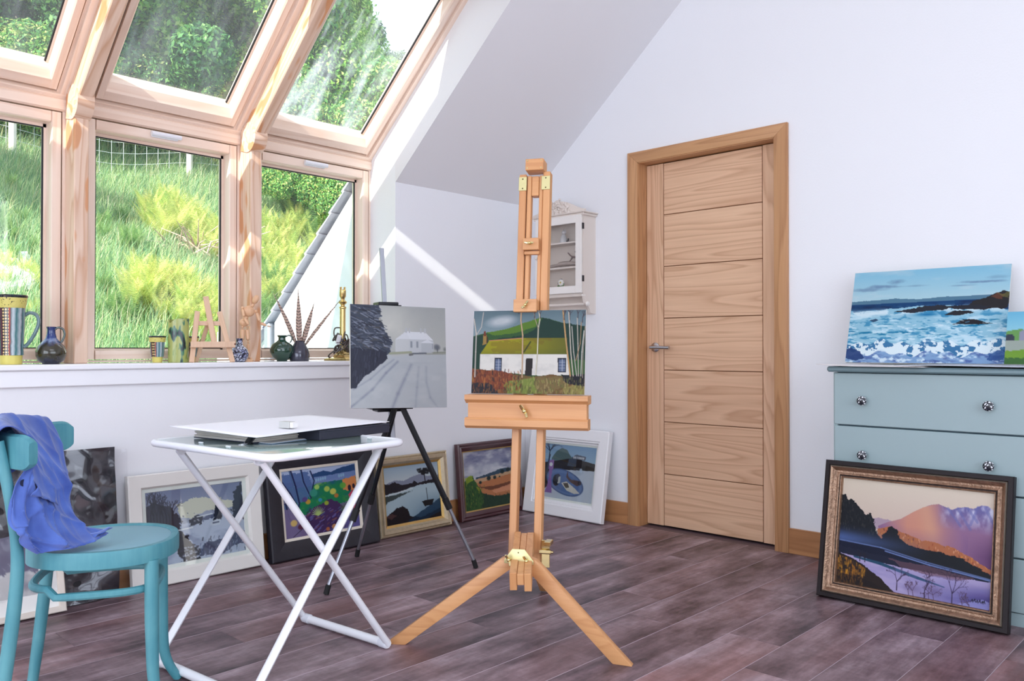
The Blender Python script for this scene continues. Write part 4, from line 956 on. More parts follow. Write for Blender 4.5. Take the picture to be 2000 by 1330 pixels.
# print of crumpled dark foil in a clear wrapper
t = thing('wrapped_print', 'black glossy print in a crinkled clear wrapper, leaning behind the blue chair', 'print', (.094, -2.70, .002), H90, -math.asin(.07 / .58))
w_, h_ = .50, .575
nx, nz = 130, 150
XX, ZZ = np.meshgrid(np.linspace(-w_ / 2, w_ / 2, nx), np.linspace(0, h_, nz))
def fold_noise(u, v, s):
    r = np.random.RandomState(s); z = 0 * u
    for k in range(11):
        a = r.uniform(-.9, 1.1); f = r.uniform(5, 15); ph = r.uniform(0, 6.28)
        z = z + np.sin(f * (u * math.cos(a) + v * math.sin(a)) + ph + 1.4 * np.sin(3 * v + k)) / f
    return z
yy = -.012 - .020 * fold_noise(XX * 3.2, ZZ * 3.2, 4)
V = np.stack([XX, yy - .004, ZZ], -1).reshape(-1, 3); i = np.arange(nz - 1)[:, None] * nx + np.arange(nx - 1)[None, :]
F = np.stack([i, i + 1, i + nx + 1, i + nx], -1).reshape(-1, 4)
link('sheet', mesh_np('sheet', V, F, smooth=True), plain('glossy_black_film', (44, 42, 50), 0.14, 0.5, 1.0, var=0.1, coat=1.0), t)
G().box((-w_ / 2, -.004, 0), (w_ / 2, .0, h_)).obj('backing', plain('black_card', (24, 24, 28), 0.7), t, smooth=False)
XX2, ZZ2 = np.meshgrid(np.linspace(-w_ / 2 - .03, w_ / 2 + .036, 70), np.linspace(0.0, h_ - .012, 80))
V = np.stack([XX2, -.050 - .004 * fold_noise(XX2 * 9, ZZ2 * 9, 9), ZZ2], -1).reshape(-1, 3); i = np.arange(79)[:, None] * 70 + np.arange(69)[None, :]
link('wrapper', mesh_np('wrapper', V, np.stack([i, i + 1, i + 71, i + 70], -1).reshape(-1, 4), smooth=True), glass_mat('clear_wrapper', tint=(0.95, 0.95, 0.96), refl=0.05, rough=0.08), t)

# ------------------------------------------------------------------ chest of drawers
blue = plain('dusty_blue_paint', (154, 174, 177), 0.45, var=0.02, vscale=3)
bluet = plain('dusty_blue_top', (116, 140, 146), 0.4, var=0.03)
dr = thing('chest_of_drawers', 'dusty blue painted chest of drawers with patterned white knobs', 'chest of drawers', (2.088, -.455, 0))
DRW = .93
G().box((0, .018, .03), (DRW, .445, .868)).obj('carcass', plain('drawer_gap', (70, 92, 104), 0.6), dr, smooth=False)
G().box((0, 0.004, 0), (DRW, .445, .045)).obj('plinth', blue, dr, smooth=False)
G().box((-.002, .004, .03), (.014, .445, .868)).obj('side_panel', blue, dr, smooth=False)
G().box((DRW - .014, .004, .03), (DRW + .002, .445, .868)).obj('side_panel', blue, dr, smooth=False)
G().box((-.020, -.022, .870), (DRW + .02, .45, .892), .006).obj('top', bluet, dr)
knm = None
def knob_mat():
    m, n, out = nt('patterned_ceramic')
    tc = N(n, 'ShaderNodeTexCoord'); v = N(n, 'ShaderNodeTexVoronoi'); v.feature = 'DISTANCE_TO_EDGE'; v.inputs['Scale'].default_value = 105
    L(n, tc.outputs['Object'], v.inputs['Vector'])
    r = N(n, 'ShaderNodeValToRGB'); r.color_ramp.elements[0].color = rgba((30, 34, 44)); r.color_ramp.elements[1].color = rgba((226, 228, 232)); r.color_ramp.elements[0].position = .13; r.color_ramp.elements[1].position = .2
    L(n, v.outputs[0], r.inputs[0]); p = N(n, 'ShaderNodeBsdfPrincipled'); p.inputs['Roughness'].default_value = .15
    L(n, r.outputs[0], p.inputs['Base Color']); L(n, p.outputs[0], out.inputs[0]); return m
knm = knob_mat()
for k, (z0, z1) in enumerate([(.662, .866), (.450, .656), (.238, .444), (.048, .232)]):
    d = G().box((.002, -.002, z0), (DRW - .002, .018, z1), .0025).obj('drawer', blue, dr)
    for xk in (.118, .556 if False else .555):
        kx = xk; 
        G().lathe([(.0, -.030), (.010, -.030), (.0172, -.026), (.0185, -.020), (.015, -.014), (.008, -.011), (.006, 0), (.0, 0)], seg=20).obj('knob', knm, d, loc=(kx, -.003, (z0 + z1) / 2 - .004), rot=(-PI / 2, 0, 0))
    G().lathe([(.0, -.030), (.010, -.030), (.0172, -.026), (.0185, -.020), (.015, -.014), (.008, -.011), (.006, 0), (.0, 0)], seg=20).obj('knob', knm, d, loc=(.81, -.003, (z0 + z1) / 2 - .004), rot=(-PI / 2, 0, 0)) if False else None
# paper sheets and unframed canvases on top
paper = plain('heavy_paper', (236, 230, 228), 0.7, var=0.02)
def sheet(name, pts, z, mat, label, cat, sag=None, th=.0016):
    n_ = 14; P = []
    A, B, Cc, Dd = [Vector(p) for p in pts]
    for i in range(n_ + 1):
        row = []
        for j in range(n_ + 1):
            u, v = i / n_, j / n_
            p = A * (1 - u) * (1 - v) + B * u * (1 - v) + Cc * u * v + Dd * (1 - u) * v
            row.append((p.x, p.y, z + (sag(u, v) if sag else 0)))
        P.append(row)
    g = G(); g.grid(P); o = g.obj(name, mat); m = o.modifiers.new('thickness', 'SOLIDIFY'); m.thickness = th; m.offset = 0
    return tag(o, label, cat)
sheet('paper_sheet', [(2.035, -.50, 0), (2.44, -.512, 0), (2.46, -.19, 0), (2.10, -.16, 0)], .8935, paper, 'large cream paper sheet overhanging the left end of the drawers', 'paper', lambda u, v: .008 * max(0, .35 - u) ** 1.3 * 3 * (1 - v) + .001, .002)
sheet('paper_sheet', [(2.33, -.49, 0), (2.80, -.492, 0), (2.80, -.2, 0), (2.40, -.15, 0)], .8985, plain('grey_paper', (198, 204, 214), 0.7), 'grey white paper sheet under the small landscape on the drawers', 'paper', lambda u, v: .0012 * math.sin(5 * u) + .0012, .0016)
def canvas(name, label, cat, loc, rz, lean, w, h, cv, th, roll=0.0, edge=(226, 222, 214), gain=1.0):
    t = thing(name, label, cat, loc); t.rotation_euler = (Matrix.Rotation(rz, 3, 'Z') @ Matrix.Rotation(-lean, 3, 'X') @ Matrix.Rotation(-roll, 3, 'Y')).to_euler()
    G().box((-w / 2, -th, 0), (w / 2, 0, h), .0008).obj('stretcher', plain('canvas_edge', edge, 0.8), t)
    picture('painting', cv, -w / 2, 0, w, h, -th - .0006, t, gain=gain); return t
canvas('seascape_canvas', 'unframed seascape of breaking waves and dark rocks, standing on the chest of drawers', 'canvas', (2.335, -.20, .9015), 0.0, math.asin(.12 / .41), .598, .405, p_sea(), .008)
canvas('small_canvas', 'small unframed green landscape at the right edge, standing on the chest of drawers', 'canvas', (2.795, -.26, .9025), 0.0, math.asin(.06 / .2), .30, .205, p_small(), .006)

# ------------------------------------------------------------------ wall cabinet
cabm = plain('cabinet_cream_paint', (228, 216, 206), 0.55, var=0.015)
cb = thing('wall_cabinet', 'small cream wall cabinet with carved crest, glazed door and towel rail beside the door', 'cabinet', (.188, 0, 1.16))
CW, CD = .352, .112; zb_, zt_ = .095, .566      # body from bottom rail to top
sd_p = lambda x: [(x, 0, .0), (x, -.045, .004), (x, -.058, .03), (x, -.078, .05), (x, -.095, .06), (x, -CD + .006, .09), (x, -CD, .12), (x, -CD, zt_), (x, 0, zt_)]
G().poly(sd_p(CW - .014), (.014, 0, 0)).obj('side_panel', cabm, cb, smooth=False)
G().poly(sd_p(0), (.014, 0, 0)).obj('side_panel', cabm, cb, smooth=False)
G().box((.014, -.006, .0), (CW - .014, 0, zt_)).obj('back_panel', cabm, cb, smooth=False)
G().box((.014, -CD + .004, .098), (CW - .014, -.006, .158)).obj('bottom_board', cabm, cb, smooth=False)
G().box((.014, -CD + .004, zt_ - .012), (CW - .014, -.006, zt_)).obj('top_board', cabm, cb, smooth=False)
for z in (.262, .405): G().box((.014, -CD + .012, z), (CW - .014, -.006, z + .009)).obj('shelf', cabm, cb, smooth=False)
cr = G(); cr.box((-.022, -CD - .024, zt_), (CW + .022, 0.0, zt_ + .008), .003); cr.box((-.014, -CD - .016, zt_ - .014), (CW + .014, 0, zt_), .004); cr.obj('cornice', cabm, cb)
P = []
for k in range(25):
    u = k / 24; P.append((-.018 + (CW + .036) * u, -CD - .012, zt_ + .008 + .012 + .062 * math.sin(PI * u) ** 1.6))
G().poly([(P[0][0], P[0][1], zt_ + .006)] + P + [(P[-1][0], P[-1][1], zt_ + .006)], (0, .014, 0), .001).obj('pediment', cabm, cb)
g = G(); r = random.Random(3)
for k in range(64):
    a = r.uniform(0, PI); rr = r.uniform(.0, 1); x = CW / 2 + math.cos(a) * .092 * rr ** .6; z = zt_ + .026 + math.sin(a) * .078 * rr ** .8 - .02 * abs(math.cos(a))
    g.ball((x, -CD - .016, z), (r.uniform(.006, .012), .007, r.uniform(.005, .011)), 8, 6, Euler((0, r.uniform(0, 3), 0)).to_matrix())
for k in range(5):
    a = k * 1.256; g.ball((CW / 2 + .013 * math.cos(a), -CD - .020, zt_ + .068 + .013 * math.sin(a)), (.011, .007, .008), 10, 6)
g.ball((CW / 2, -CD - .026, zt_ + .068), .008, 10, 6)
g.obj('carved_crest', cabm, cb)
cd_ = setting('door') if False else None
g = G(); y0, y1 = -CD - .016, -CD - .001; dz0, dz1 = .116, .558; dx0, dx1 = .004, CW - .004; sw = .042
g.box((dx0, y0, dz0), (dx0 + sw, y1, dz1), .002); g.box((dx1 - sw, y0, dz0), (dx1, y1, dz1), .002); g.box((dx0 + sw, y0, dz0), (dx1 - sw, y1, dz0 + .042), .002); g.box((dx0 + sw, y0, dz1 - .046), (dx1 - sw, y1, dz1), .002)
cdoor = g.obj('door', plain('cabinet_door_paint', (238, 232, 226), 0.45), cb)
G().box((dx0 + sw - .002, y0 + .006, dz0 + .04), (dx1 - sw + .002, y0 + .009, dz1 - .044)).obj('glass_pane', glass_mat('cabinet_glass', tint=(0.99, 0.99, 0.99), refl=0.04), cdoor, smooth=False)
for z in (.18, .475): G().box((dx1 - .001, y1 - .006, z), (dx1 + .006, y1 + .006, z + .034)).obj('hinge', plain('dark_hinge', (50, 46, 48), 0.5, 0.5), cdoor, smooth=False)
G().ball((dx0 + .018, y0 - .010, .33), .010).obj('knob', cabm, cdoor)
g = G(); g.tube([(.014, -.080, .056), (CW - .014, -.080, .056)], .008, 12); g.obj('towel_rail', cabm, cb)
G().lathe([(0, 0), (.014, .0), (.014, .005), (.009, .012), (0, .014)], seg=16).obj('rail_boss', plain('cabinet_door_paint', (238, 232, 226)), cb, loc=(CW, -.080, .056), rot=(0, PI / 2, 0))
G().lathe([(0, 0), (.012, .0), (.012, .005), (.008, .012), (0, .014)], seg=16).obj('rail_boss', plain('cabinet_door_paint', (238, 232, 226)), cb, loc=(CW - .010, -.100, .100), rot=(0, 0, 0))
# things on the cabinet shelves
def cab(x, y, z): return (.188 + x, y, 1.16 + z)
grey_c = plain('grey_ceramic', (206, 204, 204), 0.4, var=0.3, vscale=40)
t = thing('cat_ornament', 'small grey and black animal ornament on the top shelf of the wall cabinet', 'ornament', cab(.160, -.055, .415))
G().lathe([(0, 0), (.022, 0), (.024, .01), (.018, .035), (.010, .05), (0, .055)], seg=16).obj('body', grey_c, t)
g = G(); g.ball((.006, -.004, .062), (.014, .012, .012)); g.poly([(-.004, -.002, .070), (.004, -.002, .072), (-.002, -.002, .084)], (0, .004, 0)); g.poly([(.010, -.002, .072), (.018, -.002, .068), (.016, -.002, .084)], (0, .004, 0)); g.obj('head', grey_c, t)
g = G(); g.tube(catmull([(.014, 0, .012), (.032, 0, .010), (.036, 0, .026)], 4), .0045, 8); g.obj('tail', plain('dark_glaze', (50, 48, 52), .3), t)
t = thing('candle_pot', 'small black pot at the right end of the top cabinet shelf', 'pot', cab(.272, -.05, .415))
G().lathe([(0, 0), (.012, 0), (.013, .030), (.016, .034), (.016, .038), (.012, .038), (.010, .006), (0, .006)], seg=20).obj('pot', plain('dark_glaze', (50, 48, 52), .3), t)
ant = wood('antler', (190, 176, 166), (120, 100, 92), axis='x', scale=12)
t = thing('antler', 'grey antler branching upward on the middle cabinet shelf', 'antler', cab(.272, -.05, .272))
g = G(); g.tube(catmull([(.02, 0, .006), (.012, 0, .035), (-.02, 0, .055), (-.055, 0, .062), (-.085, 0, .088)], 6), [.008] * 6 + [.007] * 6 + [.006] * 6 + [.004] * 6 + [.001], 8)
g.tube(catmull([(-.02, 0, .055), (-.022, 0, .075), (-.03, 0, .092)], 5), [.005] * 5 + [.003] * 5 + [.001], 8); g.tube(catmull([(-.05, 0, .062), (-.06, 0, .045), (-.078, 0, .028)], 5), [.005] * 5 + [.003] * 5 + [.001], 8)
g.obj('antler_branch', plain('antler_brown', (128, 108, 104), 0.6, var=0.2, vscale=50), t)
t = thing('driftwood', 'long pale piece of driftwood lying on the middle cabinet shelf', 'driftwood', cab(.180, -.080, .272))
g = G(); g.tube(catmull([(-.13, 0, .008), (-.06, .005, .014), (0, 0, .020), (.06, -.004, .017), (.125, 0, .010)], 6), [.004] * 3 + [.010] * 6 + [.015] * 8 + [.012] * 6 + [.003] * 2, 10, flat=(1, 1.3)); g.obj('branch', ant, t)
t = thing('flower_ornament', 'small white china flower with green leaves on the bottom cabinet shelf', 'ornament', cab(.162, -.075, .159))
g = G()
for k in range(7):
    a = k * .9; g.ball((.011 * math.cos(a), -.006, .026 + .011 * math.sin(a)), (.010, .006, .009), 10, 6)
g.obj('petals', plain('white_china', (240, 238, 232), .3), t)
g = G(); g.ball((0, -.012, .026), .005, 8, 6); g.obj('centre', plain('yellow_centre', (214, 190, 90), .5), t)
g = G()
for k in range(6): g.ball((-.022 + k * .007, 0, .008 + (k % 2) * .006), (.011, .005, .006), 8, 6, Euler((0, k, 0)).to_matrix())
g.obj('leaves', plain('green_china', (110, 140, 90), .4), t)
g = G(); g.ball((-.004, 0, .042), (.012, .006, .007), 8, 6); g.ball((-.02, 0, .022), (.009, .006, .008), 8, 6); g.obj('dark_petals', plain('purple_china', (110, 84, 96), .4), t)

# ------------------------------------------------------------------ wooden studio easel with the cottage painting
def beech(ax): return wood('beech', (220, 164, 112), (184, 120, 72), axis=ax, scale=12, stretch=0.05, lines=8, contrast=0.7, rough=0.38, fibre=0.5)
bz, bx_, by_ = beech('z'), beech('x'), beech('y')
brass = plain('polished_brass', (222, 204, 150), 0.22, 1.0, var=0.05)
pbrass = plain('pale_brass_plate', (214, 204, 150), 0.42, 0.7, var=0.05)
EL = thing('wooden_easel', 'tall beech studio easel with brass fittings holding the cottage painting', 'easel', (1.451, -1.573, 0), math.radians(28.4))
LE = math.radians(6.7); TL = math.tan(LE)
def E(x, z, y=0.0): return Vector((x, y + .020 + TL * (z - .80), z))      # on the leaning mast, y = offset along depth
def rail(x, z0, z1, w=.026, d=.040, y=0.0, name='rail'):
    return beam(name, E(x, z0, y + d / 2), E(x, z1, y + d / 2), w, d, bz, EL, bev=.002)
rail(-.0455, .19, 1.605); rail(.0445, .19, 1.612)
rail(-.0215, .70, 1.60, .016, .030, .005, 'mast'); rail(.0235, .70, 1.60, .014, .030, .005, 'mast')
def block(name, x0, x1, z0, z1, y0, y1, mat=None, bev=.002):
    g = G(); g.box((x0, y0, -(z1 - z0) / 2), (x1, y1, (z1 - z0) / 2), bev); zc = (z0 + z1) / 2
    o = g.obj(name, mat or bx_, EL); o.location = (0, .020 + TL * (zc - .80), zc); o.rotation_euler = (-LE, 0, 0); return o
def wing(parent, loc, rot=(0, 0, 0), s=1.0):
    g = G(); g.tube([(0, 0, 0), (0, -.014 * s, 0)], .0045 * s, 10)
    for q in (-1, 1): g.tube([(0, -.010 * s, 0), (q * .008 * s, -.015 * s, q * .003 * s), (q * .016 * s, -.020 * s, q * .004 * s)], [.003 * s, .0045 * s, .0035 * s], 8, flat=(1, .5))
    g.ball((0, -.013 * s, 0), .0055 * s, 10, 6)
    return g.obj('wing_nut', brass, parent, loc=loc, rot=rot)
head = block('head_block', -.030, .038, 1.612, 1.655, -.030, .030)
for (x, z) in ((-.022, .014), (.030, .014), (-.022, -.014), (.030, -.014)): G().lathe([(0, 0), (.0035, 0), (.003, .0015), (0, .0015)], seg=10).obj('screw', brass, head, loc=(x, -.030, z), rot=(PI / 2, 0, 0))
block('mast_block', -.012, .015, 1.525, 1.600, .004, .034)
for x0, x1 in ((-.060, -.030), (.026, .058)):
    pb = block('brass_plate', x0, x1, 1.545, 1.597, -.003, .001, pbrass, .0008)
    for z in (-.018, .018): G().lathe([(0, 0), (.0028, 0), (.002, .0012), (0, .0012)], seg=8).obj('screw', plain('dark_screw', (90, 80, 50), .4, .8), pb, loc=((x0 + x1) / 2, -.003, z), rot=(PI / 2, 0, 0))
k1 = block('clamp_block', -.034, .026, 1.318, 1.362, -.022, .004); wing(k1, (-.006, -.022, 0), (0, .3, 0))
block('clamp_lip', -.030, .026, 1.303, 1.316, -.012, .004)
k2 = block('painting_clamp', -.055, .030, 1.088, 1.134, -.046, .002); wing(k2, (-.008, -.046, 0), (0, -.6, 0))
tray = G().poly([(-.216, -.058, .690), (-.216, -.058, .712), (-.216, -.052, .718), (-.216, -.004, .718), (-.216, -.004, .680), (-.216, -.044, .680)], (.442, 0, 0)).obj('tray_bottom_ledge', bx_, EL, smooth=False)
G().box((-.208, -.043, .716), (.220, -.004, .782), .001).obj('tray_front', bx_, EL)
G().poly([(-.216, -.058, .782), (-.216, -.058, .799), (-.216, .012, .799), (-.216, .012, .77), (-.216, -.040, .768)], (.442, 0, 0)).obj('tray_top_ledge', bx_, EL, smooth=False)
wing(EL, (.004, -.043, .745), (0, 1.3, 0), 1.5)
# spine block with groove, brass plate, legs
sp = Vector((0, -.045, .296)); se = Vector((.078, -.40, .250))
for xo, w_, dz in ((-.0230, .0225, 0), (0, .0215, .007), (.0230, .0225, 0)):
    beam('spine_strip', sp + Vector((xo, 0, dz)), se + Vector((xo, 0, dz)), w_, .056 if xo else .034, by_, EL, side=(1, 0, 0), bev=.0015)
def leg(foot, topp, th, nrm):
    foot = Vector(foot); topp = Vector(topp); d = (topp - foot); e = Vector((d.x, d.y, 0)).normalized(); up = Vector((0, 0, 1))
    a = math.atan2(d.z, Vector((d.x, d.y)).length); wh = .044 / math.sin(a) / 2
    g = G(); g.poly([foot - e * wh, foot + e * wh * .85, foot + e * wh + Vector((0, 0, .004)), topp + e * wh, topp + e * wh * .2 + up * .012, topp - e * wh], Vector(nrm) * th, .0015)
    return g.obj('leg', bx_, EL)
leg((-.360, -.315, 0), (.020, -.262, .290), .026, (0.14, -1, 0)); leg((.378, -.300, 0), (.070, -.262, .290), .026, (-.12, -1, 0))
beam('rear_leg', (0, .03, .25), (-.02, .36, .012), .034, .026, by_, EL)
g = G(); g.poly([(-.002, -.297, .278), (.094, -.297, .278), (.094, -.297, .290), (.064, -.293, .324), (.024, -.293, .324), (-.002, -.297, .290)], (0, -.0025, 0), .0008)
bp = g.obj('brass_plate', pbrass, EL)
for x in (.016, .074): wing(bp, (x, -.2985, .292), (0, 1.4, 0), 1.1)
G().lathe([(0, 0), (.003, 0), (.002, .0012), (0, .0012)], seg=8).obj('screw', plain('dark_screw', (90, 80, 50)), bp, loc=(.044, -.296, .313), rot=(PI / 2, 0, 0))
g = G(); g.box((.062, -.052, .205), (.092, -.048, .300), .002); g.tube([(.058, -.06, .262), (.098, -.06, .262)], .008, 10); g.tube([(.098, -.06, .262), (.106, -.06, .262)], .0045, 8); g.box((.076, -.075, .285), (.100, -.03, .300), .002); g.obj('side_clamp', brass, EL)
canvas('cottage_canvas', 'unframed painting of a white cottage with green roof and birches, on the wooden easel', 'canvas', (1.4505, -1.5725, .8005), math.radians(28.4), LE, .412, .299, p_cottage(), .010)

# ------------------------------------------------------------------ black tripod easel with the snow canvas
blk = plain('black_anodised', (26, 27, 32), 0.3, 0.4); silv = plain('aluminium_tube', (168, 170, 178), 0.35, 0.9); rub = plain('black_rubber', (20, 20, 22), 0.7)
TR = thing('tripod_easel', 'black and silver telescopic tripod easel holding the snowy road canvas', 'easel', (.585, -1.516, 0), math.radians(70))
ca, sa = math.cos(-math.radians(70)), math.sin(-math.radians(70))
def tl(x, y, z): x -= .585; y -= -1.516; return Vector((x * ca - y * sa, x * sa + y * ca, z))
apex = tl(.630, -1.500, .705)
for fx, fy in ((.672, -1.888), (.270, -1.451), (.813, -1.21)):
    f_ = tl(fx, fy, .012); d = (f_ - apex); a0 = apex + Vector((d.x, d.y, 0)).normalized() * .022
    d = f_ - a0; m_ = a0 + d * .60
    lg = G().tube([a0, m_], .0105, 10, flat=(1.2, .8)).obj('leg', blk, TR)
    G().tube([m_ - d * .03, m_ + d * .035], .0145, 10).obj('collar', rub, lg)
    G().tube([m_, f_ - d * .02], .0075, 10).obj('lower_tube', silv, lg)
    G().tube([f_ - d * .035, f_ - Vector((0, 0, .010))], .011, 10).obj('rubber_foot', rub, lg)
rw = lambda z, off=0.0: Vector((0.03 - .03 * (z - .7), .055 + .085 * (z - .7) + off, z))
hub = G().box((-.05, -.01, .690), (.075, .075, .712), .004).obj('hub', blk, TR)
beam('centre_mast', rw(.56), rw(1.02), .024, .014, silv, TR); 
beam('upper_mast', rw(1.0, .012), rw(1.412, .012), .020, .010, silv, TR, bev=.001)
g = G(); g.box((-.045, -.005, 1.150), (.045, .080, 1.164), .003); g.box((-.05, -.012, 1.146), (.055, .0, 1.151), .001); g.obj('top_clamp', blk, TR)
G().box((-.085, -.052, .703), (.095, .05, .712), .002).obj('canvas_ledge', blk, TR)
canvas('snow_canvas', 'unframed grey painting of a snowy road and white house, on the tripod easel', 'canvas', (.700, -1.5495, .7135), math.radians(70), math.radians(6.0), .420, .430, p_winter(), .014, roll=math.radians(-1.2))
# ------------------------------------------------------------------ folding table and what lies on it
wm = plain('white_powder_coat', (240, 241, 246), 0.28, var=0.01)
TA = Vector((1.127, -2.372, 0)); TAR = math.radians(5.5)
FT = thing('folding_table', 'white tubular folding table with crossed legs and a frosted glass top', 'table', TA, TAR)
TX, TY, TZ = .312, .248, .676
def rrect(hx, hy, r, z, n=7):
    P = []
    for sx, sy, a0 in ((1, 1, 0), (-1, 1, 90), (-1, -1, 180), (1, -1, 270)):
        for k in range(n):
            a = math.radians(a0 + 90 * k / (n - 1)); P.append((sx * (hx - r) + r * math.cos(a), sy * (hy - r) + r * math.sin(a), z))
    return P
G().loop_tube(rrect(TX, TY, .045, TZ - .006), .0110, 12).obj('rim', wm, FT)
def frost():
    m, n, out = nt('frosted_green_glass'); p = N(n, 'ShaderNodeBsdfPrincipled')
    p.inputs['Base Color'].default_value = rgba((186, 212, 206)); p.inputs['Roughness'].default_value = .12; p.inputs['Transmission Weight'].default_value = .25; p.inputs['Coat Weight'].default_value = .6
    L(n, p.outputs[0], out.inputs[0]); return m
FG = frost()
g = G(); g.poly([(x, y, TZ - .006) for x, y, z in rrect(TX - .010, TY - .010, .02, 0)], (0, 0, .008), .001); g.obj('glass_top', FG, FT)
for x, y in ((.05, -.205), (-.1, -.20), (.2, .20)): G().box((x - .010, y - .004, TZ + .002), (x + .010, y + .004, TZ + .006), .002).obj('glass_pad', wm, FT)

zp = .650
for (x, off) in ((-.212, 0), (.212, 0)):
    s = -1 if x < 0 else 1
    # leg leaning from near top to far floor, then the other
    a = G().tube([(x, -.205, zp), (x, .268, .018)], .0135, 12, flat=(.75, 1.1)).obj('leg', wm, FT)
    x2 = x - .026 * s if False else x + .027 * (-1 if x < 0 else 1)
    b = G().tube([(x2, .205, zp), (x2, -.258, .018)], .0135, 12, flat=(.75, 1.1)).obj('leg', wm, FT)
    g = G(); g.tube([((x + x2) / 2 - .026, .002, .373), ((x + x2) / 2 + .026, .002, .373)], .005, 10); g.obj('pivot_bolt', steel, FT)
    for y, xx in ((-.205, x), (.205, x2)):
        g = G(); g.tube([(xx - .003 - .013 * s, y, zp + .004), (xx + .003 - .013 * s, y, zp + .004)], .017, 16); g.box((xx - .0025 - .013 * s, y - .014, zp), (xx + .0025 - .013 * s, y + .014, zp + .024)); br = g.obj('hinge_bracket', wm, FT)
        G().tube([(xx - .018, y, zp + .004), (xx + .018, y, zp + .004)], .005, 8).obj('bolt', steel, br)
for y, hx in ((.268, .214), (-.258, .240)):
    bar = G().tube([(-hx, y, .0165), (hx, y, .0165)], .0135, 12).obj('foot_bar', wm, FT)
    for q in (-1, 1): G().tube([(q * (hx - .035), y, .0165), (q * (hx - .005), y, .0165)], .0160, 12).obj('end_cap', plain('white_plastic_cap', (226, 228, 236), .45), bar)
def TT(x, y, z): 
    c_, s_ = math.cos(TAR), math.sin(TAR); return (TA.x + x * c_ - y * s_, TA.y + x * s_ + y * c_, z)
ZT = TZ + .0025
def on_table(name, label, cat, x, y, rz, z=ZT): return thing(name, label, cat, TT(x, y, z), TAR + rz)
# black document box at the right
t = on_table('document_box', 'flat black document box under the white board on the folding table', 'box', .010, .215, math.radians(3))
G().box((-.15, -.155, 0), (.105, .155, .030), .0015).obj('body', plain('black_buckram', (44, 46, 60), 0.6, var=0.1, vscale=80), t)
G().box((-.152, -.157, .0255), (.107, .157, .0285), .0008).obj('lid', plain('black_buckram', (44, 46, 60)), t)
# sketch pad with bulldog clip
t = on_table('sketch_pad', 'thick sketch pad with a bulldog clip at its corner, under the white board', 'sketch pad', -.115, -.035, math.radians(3))
g = G(); r = random.Random(4)
g.box((-.150, -.085, .0), (.150, .095, .003), .0008); g.obj('cover', plain('navy_cover', (40, 44, 66), .6), t)
for k in range(5): G().box((-.145 + r.uniform(-.004, .004), -.082 + r.uniform(-.003, .003), .0032 + k * .0038), (.143 + r.uniform(-.005, .006), .092, .0067 + k * .0038), .0006).obj('page_block', plain('page_edges_' + str(k % 2), (216 - k % 2 * 14, 208 - k % 2 * 14, 198 - k % 2 * 12), .8, var=.1, vscale=200), t)
g = G(); g.poly([(.118, -.100, -.001), (.118, -.074, .026), (.118, -.070, .026), (.118, -.070, .022), (.118, -.092, .002)], (.030, 0, 0), .0006); g.box((.118, -.098, -.001), (.148, -.07, .0), .0003)
clip = g.obj('bulldog_clip', plain('black_enamel', (24, 24, 30), .3), t)
g = G(); g.tube(catmull([(.124, -.095, .002), (.118, -.112, -.001), (.126, -.126, -.001), (.137, -.122, .0), (.141, -.108, .001), (.140, -.095, .002)], 4), .0012, 6); g.obj('clip_wire', steel, clip)
t = on_table('loose_papers', 'loose blue-edged papers sticking out beside the sketch pad on the table', 'papers', .035, .0, math.radians(8))
for k, c_ in enumerate(((150, 176, 206), (232, 234, 240), (206, 200, 196))):
    G().box((-.09, -.095 + k * .003, .0002 + k * .0012), (.045 - k * .004, .05, .0010 + k * .0012)).obj('sheet', plain('paper_tint_%d' % k, c_, .7), t, smooth=False)
# white board on top, slightly warped
n_ = 16; P = []
c4 = [(-.270, -.205), (.138, -.172), (.104, .376), (-.335, .385)]
for i in range(n_ + 1):
    row = []
    for j in range(n_ + 1):
        u, v = i / n_, j / n_
        x = (c4[0][0] * (1 - u) + c4[1][0] * u) * (1 - v) + (c4[3][0] * (1 - u) + c4[2][0] * u) * v
        y = (c4[0][1] * (1 - u) + c4[1][1] * u) * (1 - v) + (c4[3][1] * (1 - u) + c4[2][1] * u) * v
        row.append((x, y, ZT + .0345 + .006 * (1 - u) ** 3 * (1 - v) - .0050 * math.exp(-((u - 1) ** 2 + v ** 2) * 8)))
    P.append(row)
g = G(); g.grid(P); o = g.obj('drawing_board', plain('white_mount_sheet', (244, 243, 248), .7, var=.01)); o.location = (TA.x, TA.y, 0); o.rotation_euler = (0, 0, TAR)
m = o.modifiers.new('thickness', 'SOLIDIFY'); m.thickness = .0022; m.offset = 1
tag(o, 'large white sheet of board lying on top of the pads on the folding table', 'board')
t = on_table('eraser', 'small pale boxed eraser lying on the white board', 'eraser', .036, .012, math.radians(8), ZT + .0380)
G().box((-.026, -.013, 0), (.018, .013, .0195), .0008).obj('sleeve', plain('grey_sleeve', (196, 196, 192), .6), t)
G().box((.0185, -.012, .001), (.030, .012, .0185), .002).obj('rubber', plain('white_rubber', (236, 234, 232), .6), t)

